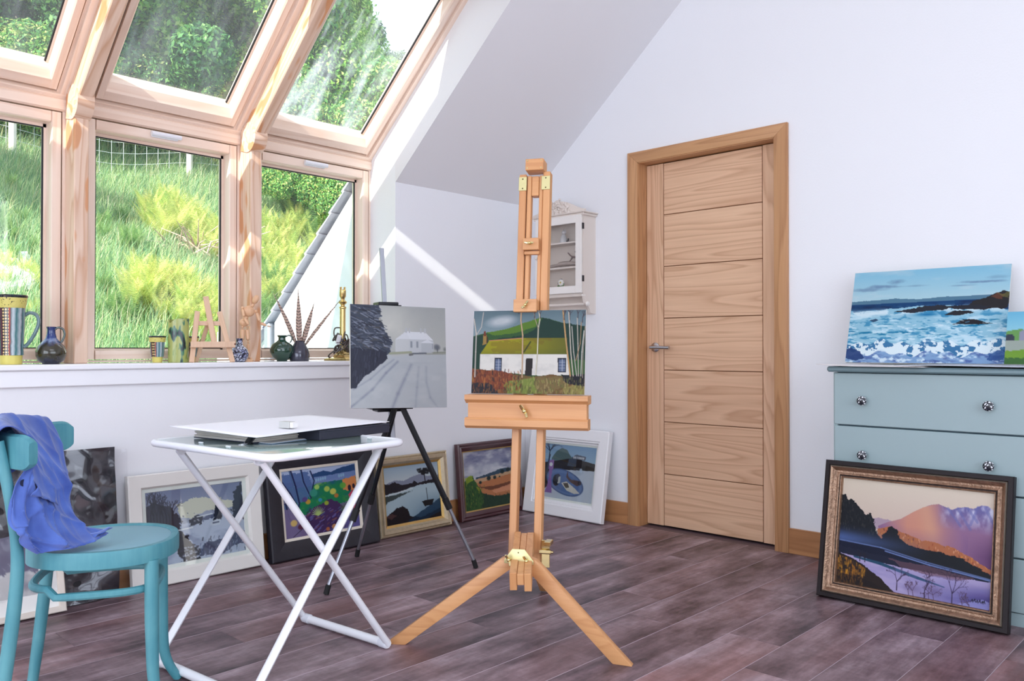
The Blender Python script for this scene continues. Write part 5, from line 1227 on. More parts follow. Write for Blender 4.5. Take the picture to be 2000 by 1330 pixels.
# ------------------------------------------------------------------ bentwood chair
tealm = None
def teal_mat():
    m, n, out = nt('teal_chalk_paint'); tc = N(n, 'ShaderNodeTexCoord')
    no = N(n, 'ShaderNodeTexNoise'); no.inputs['Scale'].default_value = 9; no.inputs['Detail'].default_value = 5; L(n, tc.outputs['Object'], no.inputs['Vector'])
    mp = N(n, 'ShaderNodeMapping'); mp.inputs['Scale'].default_value = (1, 1, .12); L(n, tc.outputs['Object'], mp.inputs['Vector'])
    n2 = N(n, 'ShaderNodeTexNoise'); n2.inputs['Scale'].default_value = 70; n2.inputs['Detail'].default_value = 3; L(n, mp.outputs[0], n2.inputs['Vector'])
    r = N(n, 'ShaderNodeValToRGB'); e = r.color_ramp.elements; e[0].position = .3; e[0].color = rgba((62, 132, 146)); e[1].position = .75; e[1].color = rgba((98, 162, 170))
    md = N(n, 'ShaderNodeMix', data_type='FLOAT'); md.inputs[0].default_value = .35; L(n, no.outputs['Fac'], md.inputs[2]); L(n, n2.outputs['Fac'], md.inputs[3]); L(n, md.outputs[0], r.inputs[0])
    p = N(n, 'ShaderNodeBsdfPrincipled'); p.inputs['Roughness'].default_value = .5; L(n, r.outputs[0], p.inputs['Base Color'])
    b = N(n, 'ShaderNodeBump'); b.inputs['Strength'].default_value = .12; b.inputs['Distance'].default_value = .002; L(n, n2.outputs['Fac'], b.inputs['Height']); L(n, b.outputs[0], p.inputs['Normal'])
    L(n, p.outputs[0], out.inputs[0]); return m
tealm = teal_mat(); teals = plain('pale_teal_seat', (128, 172, 186), 0.5, var=0.04, vscale=6)
CR = math.radians(61); CH = Vector((1.121 - .045 * math.sin(CR), -2.888 + .045 * math.cos(CR), 0))
CHR = thing('bentwood_chair', 'teal painted bentwood chair with a curved top rail and a blue shirt over it', 'chair', CH, CR)
def dpts(a, b, n=40, back=-.155, ex=2.3):
    P = []
    for k in range(n):
        t = 2 * PI * k / n; c_, s_ = math.cos(t), math.sin(t)
        x = a * (abs(c_) ** (2 / ex)) * (1 if c_ > 0 else -1); y = b * (abs(s_) ** (2 / ex)) * (1 if s_ > 0 else -1)
        y *= 1 - .10 * max(0, -x / a); P.append((x, y))
    return P
R_ = []
o_ = dpts(.186, .186); 
prof = [(1.0, .408), (1.0, .443), (.985, .450), (.90, .450), (.885, .447), (.885, .430), (.90, .405)]
g = G(); g.grid([[(x * f, y * f, z) for x, y in o_] for f, z in prof], close_u=True, close_v=True); g.obj('seat_ring', tealm, CHR, angle=50)
g = G(); R2 = [[(x * f, y * f, z) for x, y in o_] for f, z in ((.884, .440), (.884, .4462), (.86, .4470), (.5, .4445), (.01, .443))]
V = g.grid(R2, close_v=True); g.bm.faces.new(V[-1]); g.obj('seat', teals, CHR, angle=60)
# rear legs run up into the posts, front legs curve out at the foot
for s in (-1, 1):
    p = catmull([(-.215, s * .178, 0), (-.190, s * .172, .20), (-.170, s * .168, .42), (-.184, s * .172, .58), (-.212, s * .176, .735)], 8)
    G().tube(p, [.0135 + .003 * math.sin(PI * min(1, i / 20)) for i in range(len(p))], 14).obj('back_post', tealm, CHR)
    p = catmull([(.175, s * .140 - .012, 0), (.140, s * .128 - .01, .08), (.132, s * .124 - .01, .22), (.130, s * .122 - .01, .412)], 8)
    G().tube(p, [.0115 + .006 * min(1, i / 18) for i in range(len(p))], 14).obj('front_leg', tealm, CHR)
# hoop stretcher inside the legs
P = []
for k in range(36):
    t = 2 * PI * k / 36; c_, s_ = math.cos(t), math.sin(t); ex = 3.4
    P.append((-.012 + .150 * (abs(c_) ** (2 / ex)) * (1 if c_ > 0 else -1), -.004 + .142 * (abs(s_) ** (2 / ex)) * (1 if s_ > 0 else -1), .335 + (.02 if c_ < -.5 else 0)))
G().loop_tube(P, .0105, 10).obj('stretcher_hoop', tealm, CHR)
# curved top rail
P = []; prof = [(.010, 0), (.0115, .010), (.0115, .066), (.010, .078), (0, .084), (-.010, .078), (-.0115, .066), (-.0115, .010), (-.010, 0), (0, -.004)]
for k in range(45):
    v = math.sin((-1 + 2 * k / 44) * PI / 2); y = .222 * v; x = -.240 + .115 * abs(v) ** 2.2; th = math.atan2(2.2 * .115 * abs(v) ** 1.2 * (1 if v > 0 else -1), .222)
    hs = math.sqrt(max(0, 1 - .62 * (max(0, abs(v) - .88) / .12) ** 2.4))
    P.append([(x + px * math.cos(th), y - px * math.sin(th) * 1.0, .668 + .042 + (pz_ - .042) * hs - .0 * px) for px, pz_ in prof])
g = G(); V = g.grid(P, close_v=True); g.bm.faces.new(V[0]); g.bm.faces.new(V[-1]); g.obj('top_rail', tealm, CHR, angle=40)

# ------------------------------------------------------------------ blue shirt draped over the chair
def cloth_mat():
    m, n, out = nt('blue_twill'); tc = N(n, 'ShaderNodeTexCoord')
    no = N(n, 'ShaderNodeTexNoise'); no.inputs['Scale'].default_value = 14; no.inputs['Detail'].default_value = 6; L(n, tc.outputs['Object'], no.inputs['Vector'])
    w = N(n, 'ShaderNodeTexWave'); w.inputs['Scale'].default_value = 260; w.bands_direction = 'DIAGONAL'; L(n, tc.outputs['Object'], w.inputs['Vector'])
    r = N(n, 'ShaderNodeValToRGB'); e = r.color_ramp.elements; e[0].position = .25; e[0].color = rgba((56, 80, 158)); e[1].position = .8; e[1].color = rgba((90, 120, 196)); L(n, no.outputs['Fac'], r.inputs[0])
    p = N(n, 'ShaderNodeBsdfPrincipled'); p.inputs['Roughness'].default_value = .85; p.inputs['Sheen Weight'].default_value = .3; L(n, r.outputs[0], p.inputs['Base Color'])
    b = N(n, 'ShaderNodeBump'); b.inputs['Strength'].default_value = .15; b.inputs['Distance'].default_value = .001; L(n, w.outputs['Fac'], b.inputs['Height']); L(n, b.outputs[0], p.inputs['Normal'])
    L(n, p.outputs[0], out.inputs[0]); return m
clm = cloth_mat(); seam = plain('pale_blue_stitching', (128, 152, 222), .8)
SH = thing('blue_shirt', 'crumpled blue work shirt hanging over the teal chair back onto its seat', 'shirt', CH, CR)
def sheet_obj(name, fn, nu, nv, mat=clm, th=.0022, parent=SH):
    g = G(); g.grid([[fn(i / nu, j / nv) for j in range(nv + 1)] for i in range(nu + 1)])
    o = g.obj(name, mat, parent, angle=80); m = o.modifiers.new('thickness', 'SOLIDIFY'); m.thickness = th; m.offset = 1
    return o
ctrl = [[(-.205, -.19, .64), (-.272, -.08, .60), (-.275, .05, .60), (-.215, .160, .64)],
        [(-.205, -.19, .735), (-.262, -.08, .735), (-.264, .05, .735), (-.208, .165, .725)],
        [(-.180, -.195, .765), (-.228, -.09, .778), (-.232, .04, .780), (-.180, .168, .762)],
        [(-.140, -.158, .715), (-.185, -.075, .715), (-.190, .05, .715), (-.148, .168, .700)],
        [(-.180, -.186, .62), (-.155, -.110, .63), (-.140, .02, .62), (-.122, .120, .615)],
        [(-.188, -.194, .545), (-.130, -.135, .545), (-.105, -.03, .54), (-.112, .055, .540)],
        [(-.165, -.192, .490), (-.105, -.150, .490), (-.060, -.075, .492), (-.078, .000, .490)],
        [(-.128, -.186, .4585), (-.075, -.165, .460), (-.020, -.125, .464), (.012, -.070, .474)]]
def cr1(P, t):
    k = t * (len(P) - 1); i = min(int(k), len(P) - 2); f = k - i
    a, b, c, d = (Vector(P[max(i - 1, 0)]), Vector(P[i]), Vector(P[i + 1]), Vector(P[min(i + 2, len(P) - 1)]))
    return 0.5 * ((2 * b) + (c - a) * f + (2 * a - 5 * b + 4 * c - d) * f * f + (-a + 3 * b - 3 * c + d) * f ** 3)
def ridge(x, k=2.0): return (1 - abs(math.sin(x))) ** k
def shirt(u, v):
    """u across the chair (near to far), v from behind, over the rail, down on to the seat"""
    p = cr1([cr1(row, u) for row in ctrl], v)
    n_ = Vector((.72, -.62, .12)) if v > .28 else Vector((-1, 0, .2)); n_.normalize()
    if .2 < v < .36: n_ = Vector((0, 0, 1)).lerp(n_, abs(v - .28) / .08).normalized()
    hang = min(1, abs(v - .28) * 3.4) * (1 if v < .92 else max(.3, (1 - v) * 12))
    w = (.60 * ridge(u * 5.6 - 2.2 * v + .3 + .30 * math.sin(6 * v), 3) + .45 * ridge(u * 9.0 + 3.4 * v + .4 * math.sin(7 * u + 5 * v), 2.6)
         + .55 * ridge(2.6 * u + 9.0 * v - 1.0 + .5 * math.sin(5 * u), 4) * max(0, v - .42) * 2.4 + .22 * ridge(14 * u - 9 * v + math.sin(8 * v), 2) + .34 * ridge(-5.0 * u + 11 * v + .8, 3.2) * (v > .46) * min(1, (v - .46) * 6)
         + .10 * ridge(23 * u + 6 * v, 2))
    d = .003 + (.006 + .031 * hang) * w
    q = p + n_ * d
    if q.x > -.17 and q.y > -.175: q.z = max(q.z, .4565)
    return (q.x, q.y, max(q.z, .4565))
sheet_obj('body', shirt, 110, 170)
def tail(u, v):
    """hem strip lying on the seat edge, curled up at its free end"""
    a = Vector((-.130, -.188, .458)).lerp(Vector((.016, -.098, .462)), u); b = Vector((-.145, -.150, .470)).lerp(Vector((.026, -.055, .474)), u)
    q = a.lerp(b, v); q.z += .006 * ridge(7 * u + 2 * v) + .022 * max(0, u - .72) / .28 * (1 - .6 * v) + .005 * math.sin(PI * v)
    q.y -= .006 * math.sin(PI * u); return (q.x, q.y, q.z)
sheet_obj('hem', tail, 50, 14)
NV = Vector((.72, -.62, .12)).normalized()
def on_shirt(u, v, h=.006): return Vector(shirt(u, v)) + NV * h
def pocket(u, v):
    """triangular loose flap standing off the front"""
    a, b, c = (.44, .47), (.16, .62), (.52, .69); l = (b[0] * (1 - u) + c[0] * u, b[1] * (1 - u) + c[1] * u)
    return tuple(on_shirt(a[0] * (1 - v) + l[0] * v, a[1] * (1 - v) + l[1] * v, .005 + .010 * v))
sheet_obj('pocket_flap', pocket, 16, 16)
def placket(u, v): return tuple(on_shirt(.03 + .12 * u, .36 + .40 * v, .004))
sheet_obj('placket', placket, 8, 50)
g = G(); g.lathe([(0, 0), (.0075, 0), (.0085, .0012), (.0085, .0022), (.0065, .002), (0, .0016)], seg=18); g.obj('button', plain('dark_blue_button', (24, 30, 60), .35), SH, loc=on_shirt(.10, .56, .0075), rot=NV.to_track_quat('Z', 'Y').to_euler())
g = G(); g.tube([tuple(Vector(tail(u_ / 20, .5)) + Vector((0, 0, .0035))) for u_ in range(21)], .0009, 5); g.obj('stitching', seam, SH)

# ------------------------------------------------------------------ things on the window sill
ZS = .9025
def pot_mat(name, build, rough=.12, coat=.6):
    m, n, out = nt(name); tc = N(n, 'ShaderNodeTexCoord'); p = N(n, 'ShaderNodeBsdfPrincipled'); p.inputs['Roughness'].default_value = rough; p.inputs['Coat Weight'].default_value = coat; p.inputs['Coat Roughness'].default_value = .04
    L(n, build(n, tc.outputs['Object']), p.inputs['Base Color']); L(n, p.outputs[0], out.inputs[0]); return m
def ramp(n, fac, stops, interp='LINEAR'):
    r = N(n, 'ShaderNodeValToRGB'); r.color_ramp.interpolation = interp; e = r.color_ramp.elements
    while len(e) < len(stops): e.new(.5)
    for i, (p, c) in enumerate(stops): e[i].position = p; e[i].color = rgba(c)
    L(n, fac, r.inputs[0]); return r.outputs[0]
def noise(n, vec, scale, detail=3):
    x = N(n, 'ShaderNodeTexNoise'); x.inputs['Scale'].default_value = scale; x.inputs['Detail'].default_value = detail; L(n, vec, x.inputs['Vector']); return x.outputs['Fac']
def sep(n, vec):
    s = N(n, 'ShaderNodeSeparateXYZ'); L(n, vec, s.inputs[0]); return s.outputs
def stripes(n, vec):
    """vertical glaze stripes around the pot, cream dots in the black one"""
    s = sep(n, vec); a = N(n, 'ShaderNodeMath', operation='ARCTAN2'); L(n, s[1], a.inputs[0]); L(n, s[0], a.inputs[1])
    ns = noise(n, vec, 30); ad = N(n, 'ShaderNodeMath', operation='MULTIPLY_ADD'); ad.inputs[1].default_value = .22; L(n, ns, ad.inputs[0]); L(n, a.outputs[0], ad.inputs[2])
    md = N(n, 'ShaderNodeMath', operation='MULTIPLY_ADD'); md.inputs[1].default_value = .42; md.inputs[2].default_value = 5.22; L(n, ad.outputs[0], md.inputs[0])
    f = N(n, 'ShaderNodeMath', operation='FRACT'); L(n, md.outputs[0], f.inputs[0])
    base = ramp(n, f.outputs[0], [(0, (30, 100, 108)), (.12, (150, 176, 178)), (.22, (24, 60, 70)), (.28, (96, 40, 60)), (.33, (14, 14, 18)), (.35, (14, 14, 18)), (.52, (14, 14, 18)), (.56, (190, 80, 70)), (.6, (20, 60, 66)), (.66, (168, 178, 184)), (.78, (34, 110, 112)), (.9, (186, 196, 200)), (1, (30, 70, 80))])
    v = N(n, 'ShaderNodeCombineXYZ'); m1 = N(n, 'ShaderNodeMath', operation='MULTIPLY'); m1.inputs[1].default_value = 4.6; L(n, a.outputs[0], m1.inputs[0]); m2 = N(n, 'ShaderNodeMath', operation='MULTIPLY'); m2.inputs[1].default_value = 88; L(n, s[2], m2.inputs[0])
    L(n, m1.outputs[0], v.inputs[0]); L(n, m2.outputs[0], v.inputs[1])
    vo = N(n, 'ShaderNodeTexVoronoi'); vo.inputs['Scale'].default_value = 1.0; vo.inputs['Randomness'].default_value = .1; L(n, v.outputs[0], vo.inputs['Vector'])
    lt = N(n, 'ShaderNodeMath', operation='LESS_THAN'); lt.inputs[1].default_value = .36; L(n, vo.outputs['Distance'], lt.inputs[0])
    g1 = N(n, 'ShaderNodeMath', operation='GREATER_THAN'); g1.inputs[1].default_value = .325; L(n, f.outputs[0], g1.inputs[0]); g2 = N(n, 'ShaderNodeMath', operation='LESS_THAN'); g2.inputs[1].default_value = .54; L(n, f.outputs[0], g2.inputs[0])
    k = N(n, 'ShaderNodeMath', operation='MULTIPLY'); L(n, g1.outputs[0], k.inputs[0]); L(n, g2.outputs[0], k.inputs[1]); k2 = N(n, 'ShaderNodeMath', operation='MULTIPLY'); L(n, k.outputs[0], k2.inputs[0]); L(n, lt.outputs[0], k2.inputs[1])
    mx = N(n, 'ShaderNodeMix', data_type='RGBA'); mx.inputs[7].default_value = rgba((226, 196, 140)); L(n, k2.outputs[0], mx.inputs[0]); L(n, base, mx.inputs[6]); return mx.outputs[2]
stripem = pot_mat('striped_glaze', stripes)
def yspeck(n, vec): return ramp(n, noise(n, vec, 150, 1), [(0, (40, 36, 30)), (.30, (40, 36, 30)), (.33, (214, 202, 110)), (1, (224, 212, 124))])
yel = pot_mat('yellow_glaze', yspeck, .3, .3); black_g = plain('black_glaze', (30, 34, 42), .15, coat=.5)
# tall jug
t = thing('tall_jug', 'tall slender jug with yellow collar, striped teal and black body and looped handle', 'jug', (-.085, -2.778, ZS), 1.29)
G().lathe([(0, 0), (.036, 0), (.037, .004), (.038, .034)], seg=36, cap=False).obj('foot', plain('yellow_foot', (222, 208, 112), .3, var=.08, vscale=40), t)
G().lathe([(.038, .034), (.042, .035), (.041, .06), (.044, .14), (.047, .212), (.047, .2125)], seg=40, cap=False).obj('body', stripem, t)
G().lathe([(.0465, .2125), (.050, .228), (.053, .252)], seg=36, cap=False).obj('collar', yel, t)
G().lathe([(.0535, .251), (.0555, .258), (.0525, .262), (.049, .257), (.043, .2), (.04, .05), (0, .05)], seg=36, cap=False).obj('rim', black_g, t)
g = G(); g.tube(catmull([(.043, 0, .186), (.060, 0, .196), (.082, 0, .188), (.090, 0, .160), (.078, 0, .120), (.056, 0, .080), (.040, 0, .066)], 7), .0085, 12, flat=(.8, 1.2)); g.obj('handle', plain('grey_teal_glaze', (112, 138, 142), .15, var=.5, vscale=40, coat=.5), t)
# small round jug
def bluebrown(n, vec):
    z = sep(n, vec)[2]; ns = noise(n, vec, 45, 4); a = N(n, 'ShaderNodeMath', operation='MULTIPLY_ADD'); a.inputs[1].default_value = .05; L(n, ns, a.inputs[0]); L(n, z, a.inputs[2])
    b = N(n, 'ShaderNodeMath', operation='MULTIPLY'); b.inputs[1].default_value = 5.6; L(n, a.outputs[0], b.inputs[0])
    return ramp(n, b.outputs[0], [(0, (40, 38, 40)), (.2, (40, 44, 66)), (.3, (46, 44, 30)), (.52, (56, 52, 34)), (.6, (52, 64, 104)), (.66, (120, 136, 170)), (.72, (44, 66, 128)), (1, (40, 54, 104))])
t = thing('round_jug', 'small round bellied jug glazed blue above dark brown, beside the first post', 'jug', (-.085, -2.640, ZS), 1.27)
G().lathe([(0, 0), (.030, 0), (.031, .003), (.046, .014), (.054, .032), (.055, .048), (.048, .068), (.032, .086), (.020, .100), (.0155, .118), (.0145, .134), (.0175, .144), (.0150, .145), (.0115, .134), (.0125, .118), (0, .10)], seg=40).obj('body', pot_mat('blue_brown_glaze', bluebrown), t)
G().tube(catmull([(.012, 0, .134), (.024, 0, .142), (.040, 0, .136), (.046, 0, .116), (.040, 0, .094), (.034, 0, .084)], 6), .0062, 10, flat=(.7, 1.3)).obj('handle', plain('dark_green_glaze', (34, 58, 62), .12, coat=.6), t)
# cups
def cup(x, y, rz, label, s=1.0):
    t = thing('striped_beaker', label, 'beaker', (x, y, ZS), rz)
    G().lathe([(0, 0), (.0195 * s, 0), (.022 * s, .024 * s)], seg=28, cap=False).obj('foot', plain('yellow_foot', (222, 208, 112)), t)
    G().lathe([(.022 * s, .024 * s), (.0265 * s, .025 * s), (.029 * s, .06 * s), (.031 * s, .088 * s)], seg=32, cap=False).obj('body', stripem, t)
    G().lathe([(.031 * s, .088 * s), (.0335 * s, .092 * s), (.036 * s, .109 * s)], seg=28, cap=False).obj('collar', yel, t)
    G().lathe([(.0362 * s, .108 * s), (.0375 * s, .112 * s), (.035 * s, .115 * s), (.032 * s, .108 * s), (.02 * s, .01), (0, .01)], seg=28, cap=False).obj('rim', black_g, t)
cup(-.135, -2.205, 1.0, 'small striped beaker with yellow collar and foot, left of the green slab vase')
cup(-.150, -2.050, 1.0, 'small striped beaker mostly hidden behind the green slab vase')
# green slab vase
def greens(n, vec):
    mp = N(n, 'ShaderNodeMapping'); mp.inputs['Scale'].default_value = (1, 1, .42); L(n, vec, mp.inputs['Vector'])
    return ramp(n, noise(n, mp.outputs[0], 30, 2), [(0, (20, 30, 36)), (.40, (22, 36, 40)), (.45, (60, 120, 90)), (.48, (166, 172, 96)), (.6, (172, 178, 104)), (.66, (128, 150, 70)), (.74, (206, 210, 196)), (1, (150, 160, 90))])
t = thing('slab_vase', 'tall oval green vase with dark streaks and a dipped rim on the sill', 'vase', (-.100, -2.128, ZS), -.41)
g = G(); P = []
for zf in [0, .01, .2, .4, .6, .8, .97, 1.0]:
    row = []
    for k in range(32):
        a = 2 * PI * k / 32; hgt = .190 - .022 * math.exp(-((a - 5.3) / .55) ** 2) - .003 * math.sin(2 * a); row.append(((.029 + .002 * math.sin(zf * 3)) * math.cos(a), .043 * math.sin(a), zf * hgt))
    P.append(row)
for f in (.90,):
    P.append([(x * .88, y * .9, z) for x, y, z in P[-1]]); P.append([(x * .85, y * .88, .03) for x, y, z in P[-2]])
V = g.grid(P, close_v=True); g.bm.faces.new(V[0]); g.bm.faces.new(V[-1]); g.obj('body', pot_mat('green_streaked_glaze', greens, .3, .4), t, angle=50)
# table-top easel
pal = wood('pale_pine', (226, 190, 160), (200, 152, 116), axis='z', scale=20, contrast=.4); palx = wood('pale_pine', (226, 190, 160), (200, 152, 116), axis='x', scale=20, contrast=.4)
t = thing('tabletop_easel', 'small empty pale wooden table-top easel on the window sill', 'easel', (-.045, -2.008, ZS), math.radians(72))
b_ = .30
beam('side_leg', (-.085, -.045, 0), (-.052, .030, .225), .022, .010, pal, t); beam('side_leg', (.085, -.045, 0), (.040, .030, .225), .022, .010, pal, t)
beam('centre_post', (.014, -.022, .070), (-.016, .045, .292), .024, .010, pal, t); beam('back_leg', (-.05, .085, .0), (.0, .03, .20), .018, .010, pal, t)
beam('cross_bar', (-.066, .018, .172), (.052, .018, .172), .020, .010, palx, t, side=(0, 0, 1)); beam('shelf_bar', (-.090, -.048, .078), (.096, -.048, .078), .026, .010, palx, t, side=(0, 0, 1)); beam('shelf_ledge', (-.090, -.033, .067), (.096, -.033, .067), .034, .006, palx, t, side=(0, 1, 0))
G().ball((.094, -.056, .080), .004, 8, 6).obj('peg', plain('dark_peg', (110, 60, 50)), t)
# patterned vase
def craze(n, vec):
    v = N(n, 'ShaderNodeTexVoronoi'); v.feature = 'DISTANCE_TO_EDGE'; v.inputs['Scale'].default_value = 75; L(n, vec, v.inputs['Vector'])
    a = ramp(n, v.outputs[0], [(0, (34, 38, 54)), (.08, (50, 54, 74)), (.14, (198, 202, 222)), (1, (216, 218, 232))]); b = ramp(n, noise(n, vec, 40, 2), [(0, (110, 116, 150)), (.45, (160, 164, 196)), (.5, (255, 255, 255)), (1, (255, 255, 255))])
    m = N(n, 'ShaderNodeMix', data_type='RGBA'); m.blend_type = 'MULTIPLY'; m.inputs[0].default_value = .8; L(n, a, m.inputs[6]); L(n, b, m.inputs[7]); return m.outputs[2]
t = thing('patterned_vase', 'small round crackled blue and white vase standing before the mannequin', 'vase', (-.030, -1.880, ZS), 0)
G().lathe([(0, 0), (.022, 0), (.032, .008), (.0395, .026), (.0405, .040), (.034, .058), (.020, .071), (.0145, .078), (.0135, .100), (.0155, .106), (.0125, .106), (.0105, .098), (.0115, .08), (0, .07)], seg=40).obj('body', pot_mat('crackled_blue_white', craze, .15, .6), t)
# mannequin
mw = wood('mannequin_beech', (228, 182, 144), (204, 150, 108), axis='z', scale=30, contrast=.4, rough=.35)
t = thing('wooden_mannequin', 'jointed wooden mannequin with one arm held out, before the second post', 'figurine', (-.055, -1.835, ZS), math.radians(72))
def limb(name, a, b, r0, r1, mid=None, fl=(1, 1)):
    a, b = Vector(a), Vector(b); n_ = 9; mr = mid or max(r0, r1) * 1.15
    pts = [a.lerp(b, k / (n_ - 1)) for k in range(n_)]; rd = []
    for k in range(n_):
        f = k / (n_ - 1); base = r0 * (1 - f) + r1 * f; env = math.sin(PI * min(1, max(0, f * 1.0))) ; rd.append(max(.0006, (base + (mr - max(r0, r1)) * env) * min(1, math.sqrt(max(0, 1 - (2 * f - 1) ** 8)) + .15)))
    return G().tube(pts, rd, 12, flat=fl).obj(name, mw, t)
G().lathe([(0, 0), (.035, 0), (.035, .010), (.032, .013), (0, .013)], seg=28).obj('base', mw, t)
limb('foot', (-.016, -.004, .017), (-.016, -.034, .016), .007, .005); limb('foot', (.014, .0, .017), (.018, -.030, .016), .007, .005)
limb('lower_leg', (-.018, .004, .022), (-.016, -.002, .085), .005, .007); limb('lower_leg', (.012, .006, .022), (.010, .002, .085), .005, .007)
limb('thigh', (-.016, -.002, .095), (-.014, .006, .152), .0075, .010); limb('thigh', (.010, .002, .095), (.008, .008, .152), .0075, .010)
for x in (-.014, .008): G().ball((x, .006, .159), .0055, 10, 7).obj('hip_joint', mw, t)
for x in (-.016, .010): G().ball((x, .0, .090), .0050, 10, 7).obj('knee_joint', mw, t)
G().ball((-.006, .008, .180), (.022, .015, .019)).obj('pelvis', mw, t); G().ball((-.001, .007, .203), (.013, .010, .010)).obj('waist', mw, t)
G().ball((.014, .002, .232), (.027, .016, .026), rot=Euler((0, .35, 0)).to_matrix()).obj('torso', mw, t)
limb('neck', (.026, -.002, .252), (.034, -.006, .266), .006, .006)
G().ball((.042, -.012, .286), (.0145, .017, .022), rot=Euler((.25, .35, 0)).to_matrix()).obj('head', mw, t)
G().ball((-.015, .0, .246), .0075, 10, 7).obj('shoulder_joint', mw, t); G().ball((.044, .0, .232), .0075, 10, 7).obj('shoulder_joint', mw, t)
limb('upper_arm', (-.016, -.004, .242), (-.010, -.012, .205), .0065, .0065); limb('forearm', (-.009, -.014, .200), (.008, -.028, .168), .0068, .0048); limb('hand', (.009, -.030, .164), (.010, -.036, .146), .0048, .0030, fl=(1, .6))
limb('upper_arm', (.046, -.003, .228), (.060, -.012, .185), .0065, .0060); limb('forearm', (.062, -.014, .178), (.088, -.020, .166), .0065, .0048); limb('hand', (.091, -.021, .165), (.108, -.024, .160), .0048, .0028, fl=(.6, 1))
# green jug
t = thing('green_jug', 'squat glossy dark green jug with a narrow neck and loop handle', 'jug', (-.095, -1.625, ZS), math.radians(60))
gg = plain('bottle_green_glaze', (16, 62, 46), .06, spec=.7, var=.25, vscale=20, coat=.8)
G().lathe([(0, 0), (.024, 0), (.026, .006), (.044, .020), (.056, .044), (.057, .058), (.046, .080), (.026, .094), (.0175, .102), (.0165, .112), (.022, .120), (.024, .124), (.021, .125), (.013, .112), (.014, .10), (0, .09)], seg=44).obj('body', gg, t)
G().tube(catmull([(.018, 0, .118), (.032, 0, .124), (.044, 0, .116), (.044, 0, .100), (.036, 0, .088)], 6), .0048, 10, flat=(.8, 1.4)).obj('handle', gg, t)
# dark vase with pheasant feathers
t = thing('dark_vase', 'small dark metallic glazed vase holding pheasant feathers', 'vase', (-.070, -1.545, ZS), 0)
G().lathe([(0, 0), (.044, 0), (.0475, .008), (.0485, .030), (.044, .052), (.032, .076), (.0225, .094), (.0240, .099), (.020, .099), (.018, .09), (.036, .03), (0, .01)], seg=40).obj('body', plain('gunmetal_glaze', (66, 66, 80), .16, .35, var=.5, vscale=22, coat=.6), t)
def feather_mat():
    m, n, out = nt('barred_feather'); tc = N(n, 'ShaderNodeTexCoord'); s = sep(n, tc.outputs['Object'])
    a = N(n, 'ShaderNodeMath', operation='ABSOLUTE'); L(n, s[0], a.inputs[0]); b = N(n, 'ShaderNodeMath', operation='MULTIPLY_ADD'); b.inputs[1].default_value = -.55; L(n, a.outputs[0], b.inputs[0]); L(n, s[2], b.inputs[2])
    c_ = N(n, 'ShaderNodeMath', operation='MULTIPLY'); c_.inputs[1].default_value = 68; L(n, b.outputs[0], c_.inputs[0]); f = N(n, 'ShaderNodeMath', operation='FRACT'); L(n, c_.outputs[0], f.inputs[0])
    col = ramp(n, f.outputs[0], [(0, (196, 170, 156)), (.6, (176, 146, 132)), (.72, (58, 44, 48)), (.88, (58, 44, 48)), (.95, (206, 184, 172)), (1, (196, 170, 156))])
    p = N(n, 'ShaderNodeBsdfPrincipled'); p.inputs['Roughness'].default_value = .7; L(n, col, p.inputs['Base Color']); L(n, p.outputs[0], out.inputs[0]); return m
fm = feather_mat(); quill = plain('feather_quill', (206, 190, 170), .5)
def feather(label, dirx, diry, ln_, w_, bend, base=(0, 0)):
    ft = thing('pheasant_feather', label, 'feather', (-.070 + base[0], -1.545 + base[1], ZS + .050)); ft['group'] = 'feathers in the dark vase'
    d = Vector((dirx, diry, 1)).normalized(); rv = Vector((.725, .688, 0)); rv = (rv - d * rv.dot(d)).normalized(); ft.rotation_euler = Matrix((rv, d.cross(rv), d)).transposed().to_euler()
    def fn(u, v):
        z = .035 + (ln_ - .035) * v; wd = w_ * (math.sin(PI * min(1, v * .97 + .03) ** .7) ** .6) * (1 - v ** 3) + .0004; x = (u - .5) * 2 * wd
        return (x + bend * v * v, -.003 * (1 - abs(2 * u - 1)) + .0015 * math.sin(40 * v), z)
    g = G(); g.grid([[fn(i / 8, j / 50) for j in range(51)] for i in range(9)]); o = g.obj('vane', fm, ft, angle=80); m = o.modifiers.new('thickness', 'SOLIDIFY'); m.thickness = .0006
    G().tube([(bend * (k / 20) ** 2, -.0035, ln_ * k / 20) for k in range(21)], [.0013 * (1 - k / 24) for k in range(21)], 6).obj('quill', quill, ft)
feather('long barred feather leaning furthest left out of the dark vase', -.10, -.36, .300, .0110, -.02, (.002, -.006)); feather('upright broad barred feather in the middle of the dark vase', .02, -.04, .300, .0150, .0)
feather('barred feather leaning slightly right in the dark vase', .10, .26, .250, .0135, .0, (0, .006)); feather('thin barred feather leaning far right towards the brass lamp', .06, .80, .330, .0085, .01, (0, .008))
# brass lamp with its flex wound round
t = thing('brass_lamp', 'brass column table lamp base without shade, its dark cord wound round the foot', 'lamp', (-.085, -1.285, ZS), math.radians(20))
bl = plain('aged_brass', (206, 180, 122), .25, .95, var=.12, vscale=20)
g = G(); n4 = lambda hw, z: [(hw, hw, z), (-hw, hw, z), (-hw, -hw, z), (hw, -hw, z)]
g.grid([n4(.066, 0), n4(.066, .006), n4(.060, .009), n4(.058, .012), n4(.034, .018), n4(.030, .030), n4(.024, .034), n4(.022, .040), n4(.002, .040)], close_v=True); g.obj('foot', bl, t, smooth=False)
G().lathe([(.022, .040), (.017, .050), (.015, .060), (.0145, .262), (.018, .266), (.018, .272), (.011, .276), (.010, .282), (.020, .292), (.022, .298), (.014, .304), (.010, .312), (.013, .320), (.0165, .326), (.0165, .356), (.012, .360), (.012, .352), (0, .352)], seg=28).obj('column', bl, t)
g = G()
